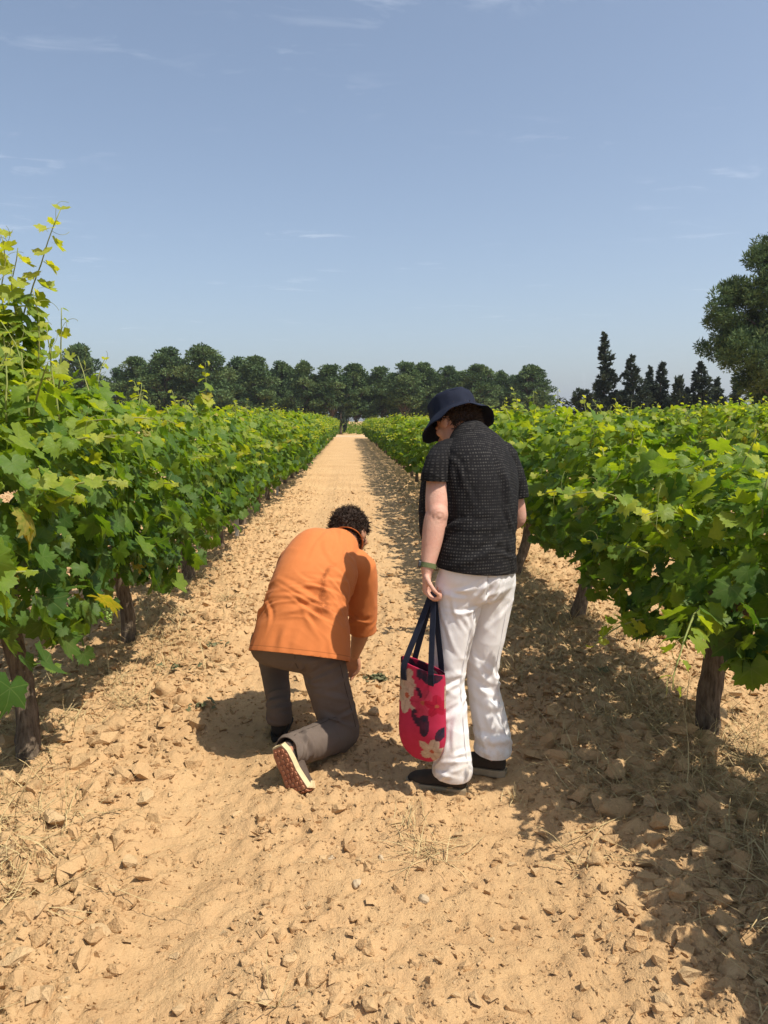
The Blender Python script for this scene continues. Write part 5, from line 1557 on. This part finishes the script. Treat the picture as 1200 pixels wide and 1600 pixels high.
M_BROWN = cloth_material('brown_grey_cotton', (0.125, 0.095, 0.078), (0.160, 0.125, 0.102), 7, 900, 0.9)
S = Shell()
S.limb([hipM.lerp(hipN, -.04), hipM.lerp(hipN, 0.5) + Vector((0, .0, .005)), hipN.lerp(hipM, -.06)], [(.098, .112), (.112, .130), (.098, .112)], (0, .3, 1), 24)
S.limb([hipM + Vector((0, .02, 0)), hipM.lerp(kneeM, .5), kneeM + Vector((0, 0, .02)), kneeM + Vector((-.005, -.005, -.035))], [.100, .098, .088, .070], (1, 0, 0), 22)
S.limb([kneeM + Vector((0, 0, .008)), kneeM.lerp(ankM, .35), kneeM.lerp(ankM, .72), ankM + (ankM - kneeM).normalized() * .03], [.082, .080, .074, .058], (1, 0, 0.2), 22)
S.limb([hipN, hipN.lerp(kneeN, .5), kneeN], [.100, .092, .080], (1, 0, 0), 22)
S.limb([kneeN, kneeN.lerp(ankN, .45), ankN + Vector((0, 0, .06)), ankN + Vector((0, 0, -.02))], [.080, .066, .060, .062], (1, 0, 0), 20)
V, F = S.remesh(.006, 6); Nn_ = vnormals(V, F); z = V[:, 2]
tc, dc = seg_t(V, kneeM, ankM); cf = np.exp(-((tc - .85) / .35) ** 2) * (dc < .1)
tl, dl = seg_t(V, kneeN, ankN); sf = np.exp(-((tl - .9) / .4) ** 2) * (dl < .09)
dsp = .004 * vn3(V * np.array([10, 10, 10]), 51) + .004 * (crease(V * np.array([14, 14, 9]), 52) - .4) + .010 * cf * (crease(V @ np.array([[22, 0, 6], [22, 8, 0], [4, 6, 9]]), 53) - .45) + .007 * sf * (crease(V * np.array([8, 8, 32]), 54) - .4) + .0035 * (crease(V * np.array([8, 8, 26]), 55) - .4)
dsp = dsp * .5 + creases(V, Nn_, [(kneeM.lerp(ankM, .75) + Vector((.02, -.06, .04)), (.03, .02, .03), (.15, .1, 1), 8, .05, .010, .0075), (hipM + Vector((0, -.09, -.08)), (.06, .02, .04), (1, 0, .25), 7, .08, .011, .0055), (kneeM + Vector((-.02, -.09, .10)), (.05, .02, .05), (1, 0, -.2), 8, .06, .010, .0060), (ankN + Vector((0, -.05, .10)), (.04, .02, .06), (1, 0, .3), 8, .05, .010, .0060), (hipM.lerp(hipN, .5) + Vector((0, -.1, -.05)), (.05, .02, .04), (.6, 0, 1), 5, .07, .012, .0050)], 73)
V = V + Nn_ * dsp[:, None]
V[:, 2] = np.maximum(V[:, 2], ground_h(V[:, 0], V[:, 1], False) + .002)
cend = ankM + (ankM - kneeM).normalized() * .022
mtr = cloth_obj('trousers', man, V, F, M_BROWN, MB_, [(cend, (ankM - kneeM), .12), (ankN + Vector((0, 0, -.028)), (0, 0, -1), .11)], .004)

M_SEAMB = plain('brown_stitching', (0.07, 0.052, 0.042), .9)
Nm = vnormals(V, F)
seam_line('seam', mtr, MB_, V, Nm, [hipM + Vector((.085, -.06, .0)), hipM.lerp(kneeM, .5) + Vector((.085, -.06, 0)), kneeM + Vector((.08, -.05, .03))], M_SEAMB)
seam_line('seam', mtr, MB_, V, Nm, [hipM.lerp(hipN, .5) + Vector((0, -.15, .06)), hipM.lerp(hipN, .48) + Vector((0, -.12, -.08))], M_SEAMB)
seam_line('seam', mtr, MB_, V, Nm, [kneeM + Vector((-.03, -.06, .09)), kneeM.lerp(ankM, .5) + Vector((.0, -.02, .09)), ankM + Vector((.01, .0, .07))], M_SEAMB)
# polo shirt with a sweat mark along the spine
def sweat(t, c):
    a = t.attr('sweat'); m = t.math('MULTIPLY', a, t.rng(t.noise(38, 5, .7, t.objc()), .36, .56)); 
    c = t.mix(m, c, (.26, .072, .018))
    f = t.n.new('ShaderNodeAttribute'); f.attribute_name = 'fab'; sp = t.new('SeparateXYZ'); t.link(f.outputs['Vector'], sp.inputs[0])
    ln = t.rng(t.math('ABSOLUTE', t.math('SUBTRACT', sp.outputs['Y'], .022)), .0010, .0026, 1, 0)
    return t.mix(t.math('MULTIPLY', ln, .55), c, (.24, .066, .018))
M_ORANGE = cloth_material('orange_pique', (0.58, 0.185, 0.055), (0.54, 0.165, 0.046), 6, 1000, 0.85, sweat, 0.05)
S = Shell()
cz0 = at(462, 1020, 3.42)
hemdir = (c0 - c1).normalized()
pts = [c0 + hemdir * .055, c0 + hemdir * .02, c0.lerp(c1, .5), c1, c2, c3, c3.lerp(c4, .55), c4 + (c4 - c3) * .12]
S.loft(pts, [latH, latH, latH, latH, latH.lerp(latS, .5), latS, latS, latS], [(.236, .172), (.232, .170), (.214, .160), (.190, .142), (.186, .138), (.180, .118), (.128, .086), (.066, .062)], .90, 32, 4)
S.limb([c3.lerp(sR, .55), sR, sR.lerp(eR, .5), eR + Vector((0, 0, -.005)), eR + (eR - sR).normalized() * .045], [.070, .082, .078, .070, .069], (.2, 1, 0), 20)
S.limb([c3.lerp(sL, .55), sL, sL.lerp(eL_, .5), eL_], [.070, .068, .062, .058], (.2, 1, 0), 20)
V, F = S.remesh(.006, 6); Nn_ = vnormals(V, F)
ax = np.array(((c4 - c0).normalized())[:]); s_ = (V - np.array(c0[:])) @ ax; lt = (V - np.array(c0[:])) @ np.array(latH[:]); Lc = float((c4 - c0).length)
lowb = np.exp(-((s_ - .13) / .10) ** 2)
W3 = np.stack([lt, s_, (V - np.array(c0[:])) @ np.cross(ax, np.array(latH[:]))], -1)
arch = W3.copy(); arch[:, 1] += .35 * np.abs(lt + .02)
sideR = np.exp(-((lt - .16) / .07) ** 2) * np.exp(-((s_ - .18) / .16) ** 2)
dsp = .0085 * lowb * (crease(arch * np.array([4.5, 25, 4.5]), 61, 2.5) - .35) + .006 * lowb * (crease(arch * np.array([9, 40, 9]) , 62) - .4) + .009 * sideR * (crease((W3 + .4 * W3[:, [1, 0, 2]]) * np.array([22, 9, 9]), 63) - .4) + .0035 * vn3(W3 * np.array([12, 5, 12]), 64) + .003 * (crease(W3 * np.array([9, 9, 9]), 65) - .4)
for (p_, q_) in ((sR, eR), (sL, eL_)):
    ta, da = seg_t(V, p_, q_); ar = (da < .10) * np.clip(ta * 2, 0, 1); dsp = dsp + .006 * ar * (crease(V * np.array([12, 12, 22]), 66) - .4)
lb = c0.lerp(c4, .22) + Vector((0, -.12, .08))
dsp = dsp * .7 + creases(V, Nn_, [(lb, (.09, .03, .04), latH, 12, .10, .010, .0060), (c0.lerp(c4, .75) + Vector((0, -.05, .1)), (.10, .03, .04), (.3, .5, 1), 8, .10, .014, .0035), (c0 + Vector((.05, -.14, .03)), (.12, .03, .03), (.2, .4, 1), 7, .05, .014, .0040), (c0.lerp(c4, .40) + Vector((.02, -.1, .1)), (.06, .03, .03), latH + Vector((0, 0, .5)), 6, .08, .010, .0055), (at(535, 935, 3.55), (.03, .03, .04), (.5, 0, -1), 9, .07, .010, .0075), (at(420, 960, 3.45), (.02, .03, .04), (1, 0, .8), 7, .06, .010, .0065), (eR + Vector((-.03, -.05, .05)), (.03, .02, .06), (1, 0, .5), 7, .05, .010, .0060), (at(540, 890, 3.62), (.02, .02, .04), (.3, 0, 1), 5, .07, .010, .0050)], 74)
V = V + Nn_ * dsp[:, None]
sw = np.exp(-((lt - .012 - .03 * np.sin(s_ * 16)) / (.010 + .03 * np.exp(-((s_ - .15) / .06) ** 2))) ** 2) * sstep(.06, .16, s_) * (1 - sstep(.30, .40, s_))
eCut = eR + (eR - sR).normalized() * .035
cloth_obj('polo_shirt', man, V, F, M_ORANGE, MB_, [(c0 + hemdir * .045, hemdir, None), (eCut, (eR - sR), .12), (eL_ + (eL_ - sL).normalized() * .02, (eL_ - sL), .11), (c4 + (c4 - c3) * .10, (c4 - c3), .10)], .004, {'sweat': sw, 'fab': np.stack([lt, (V - np.array((c0 + hemdir * .045)[:])) @ -np.array(hemdir[:]), s_ * 0], -1)})
# collar band
T = Tubes(); cd = (HM - c4).normalized(); sdv = latS; fdv = cd.cross(sdv).normalized(); pts = []; Vc, Fc = [], []
for k in range(33):
    a = 2 * math.pi * k / 32
    for hh_, rr2 in ((-.012, .085), (.020, .074), (.024, .076), (-.016, .092)):
        Vc.append((c4 + cd * (hh_ + .004) + sdv * math.cos(a) * rr2 + fdv * math.sin(a) * rr2 * .92 - MB_)[:])
for k in range(32):
    for j in range(4): Fc.append((4 * k + j, 4 * k + (j + 1) % 4, 4 * k + 4 + (j + 1) % 4, 4 * k + 4 + j))
mobj('collar', np_mesh('collar', Vc, Fc, M_ORANGE, True, attrs={'sweat': np.zeros(len(Vc)), 'fab': np.full((len(Vc), 3), 9.0)}), man)
M_HAIRM = plain('dark_curly_hair', (0.028, 0.017, 0.012), 0.7, 0.25, (50, (0.075, 0.042, 0.027), 0.6))
hair(man, MB_, HM, UM, FM, 1.02, M_HAIRM, 2400, 9, True, -.055, .4, .010)
M_SHOE_M = cloth_material('taupe_leather', (0.085, 0.060, 0.048), (0.12, 0.09, 0.07), 20, 500, 0.8); M_SOLE_M = plain('cream_rubber', (0.62, 0.50, 0.30), 0.7, 0.3, (30, (.48, .37, .20), .6)); M_TREAD = plain('red_brown_tread', (0.30, 0.115, 0.065), 0.85, 0.2, (40, (.40, .20, .11), .7))
shoe(man, MB_, heel, fy, fz, (M_SHOE_M, M_SOLE_M, M_TREAD), .285, 1.12, 1.15, True, 'shoe with red brown tread and cream sole edge, heel raised')
M_SHOE_D = cloth_material('black_leather', (0.020, 0.017, 0.015), (0.035, 0.03, 0.026), 20, 500, 0.7); M_SOLE_D = plain('black_rubber', (0.02, 0.018, 0.017), .8)
shoe(man, MB_, Vector((ankN.x - .005, ankN.y - .062, gz(ankN.x, ankN.y) + .006)), (0.05, 1, 0), (0, 0, 1), (M_SHOE_D, M_SOLE_D, M_LACE), .275, 1.05)

# plucked weeds lying by his hand, sprigs on the soil
M_WILT = plain('wilted_leaf', (0.10, 0.115, 0.055), .8, .2, (30, (.20, .17, .09), .7))
def sprig(x, y, n, size, label, seed):
    r = np.random.default_rng(seed)
    g = dict(pos=np.stack([r.normal(0, size, n), r.normal(0, size * .6, n), r.uniform(.01, .035, n)], -1), tip=norm(np.stack([r.normal(size=n), r.normal(size=n), r.normal(size=n) * .2], -1)), nrm=norm(np.stack([r.normal(size=n) * .5, r.normal(size=n) * .5, np.ones(n)], -1)), sc=r.uniform(.012, .028, n), age=r.uniform(0, .35, n))
    g['tip'] = norm(g['tip'] - g['nrm'] * np.sum(g['tip'] * g['nrm'], -1, keepdims=True))
    o = mobj('weed_sprig', foliage_mesh('weed_sprig', g, np.arange(n), LEAF_HI, seed), None, (x, y, gz(x, y))); o.data.materials[0] = M_WILT; tag(o, label, 'weed', 'wilted green sprigs on the soil')
sprig(0.16, 4.36, 46, .055, 'wilted green weeds lying on the soil beside the kneeling person\'s hand', 1)
sprig(-0.92, 5.05, 16, .05, 'wilted green sprig on the soil between the left row and the orange shirt', 2)
sprig(-1.02, 4.45, 10, .04, 'wilted green sprig below the second left vine trunk', 3)
sprig(-0.78, 3.95, 12, .04, 'small wilted sprig nearest the kneeling person\'s shadow', 4)
sprig(1.50, 4.35, 10, .04, 'wilted leaves on the sunlit soil between the right vine trunks', 5)

# ------------------------------------------------------------------ haze over the plain
hz = NT('air')
hz.n.remove(hz.p)
pv = hz.n.new('ShaderNodeVolumePrincipled')
pv.inputs['Density'].default_value = 0.00035
pv.inputs['Color'].default_value = (0.80, 0.86, 0.95, 1)
pv.inputs['Anisotropy'].default_value = 0.3
hz.link(pv.outputs[0], hz.out.inputs['Volume'])
bmh = bmesh.new(); bmesh.ops.create_cube(bmh, size=1)
meh = bpy.data.meshes.new('haze'); bmh.to_mesh(meh); bmh.free(); meh.materials.append(hz.m)
haze = mobj('haze', meh); haze.scale = (15000, 15000, 160); haze.location = (0, 0, 70)
tag(haze, 'thin pale summer haze over the whole plain', 'haze', kind='stuff')
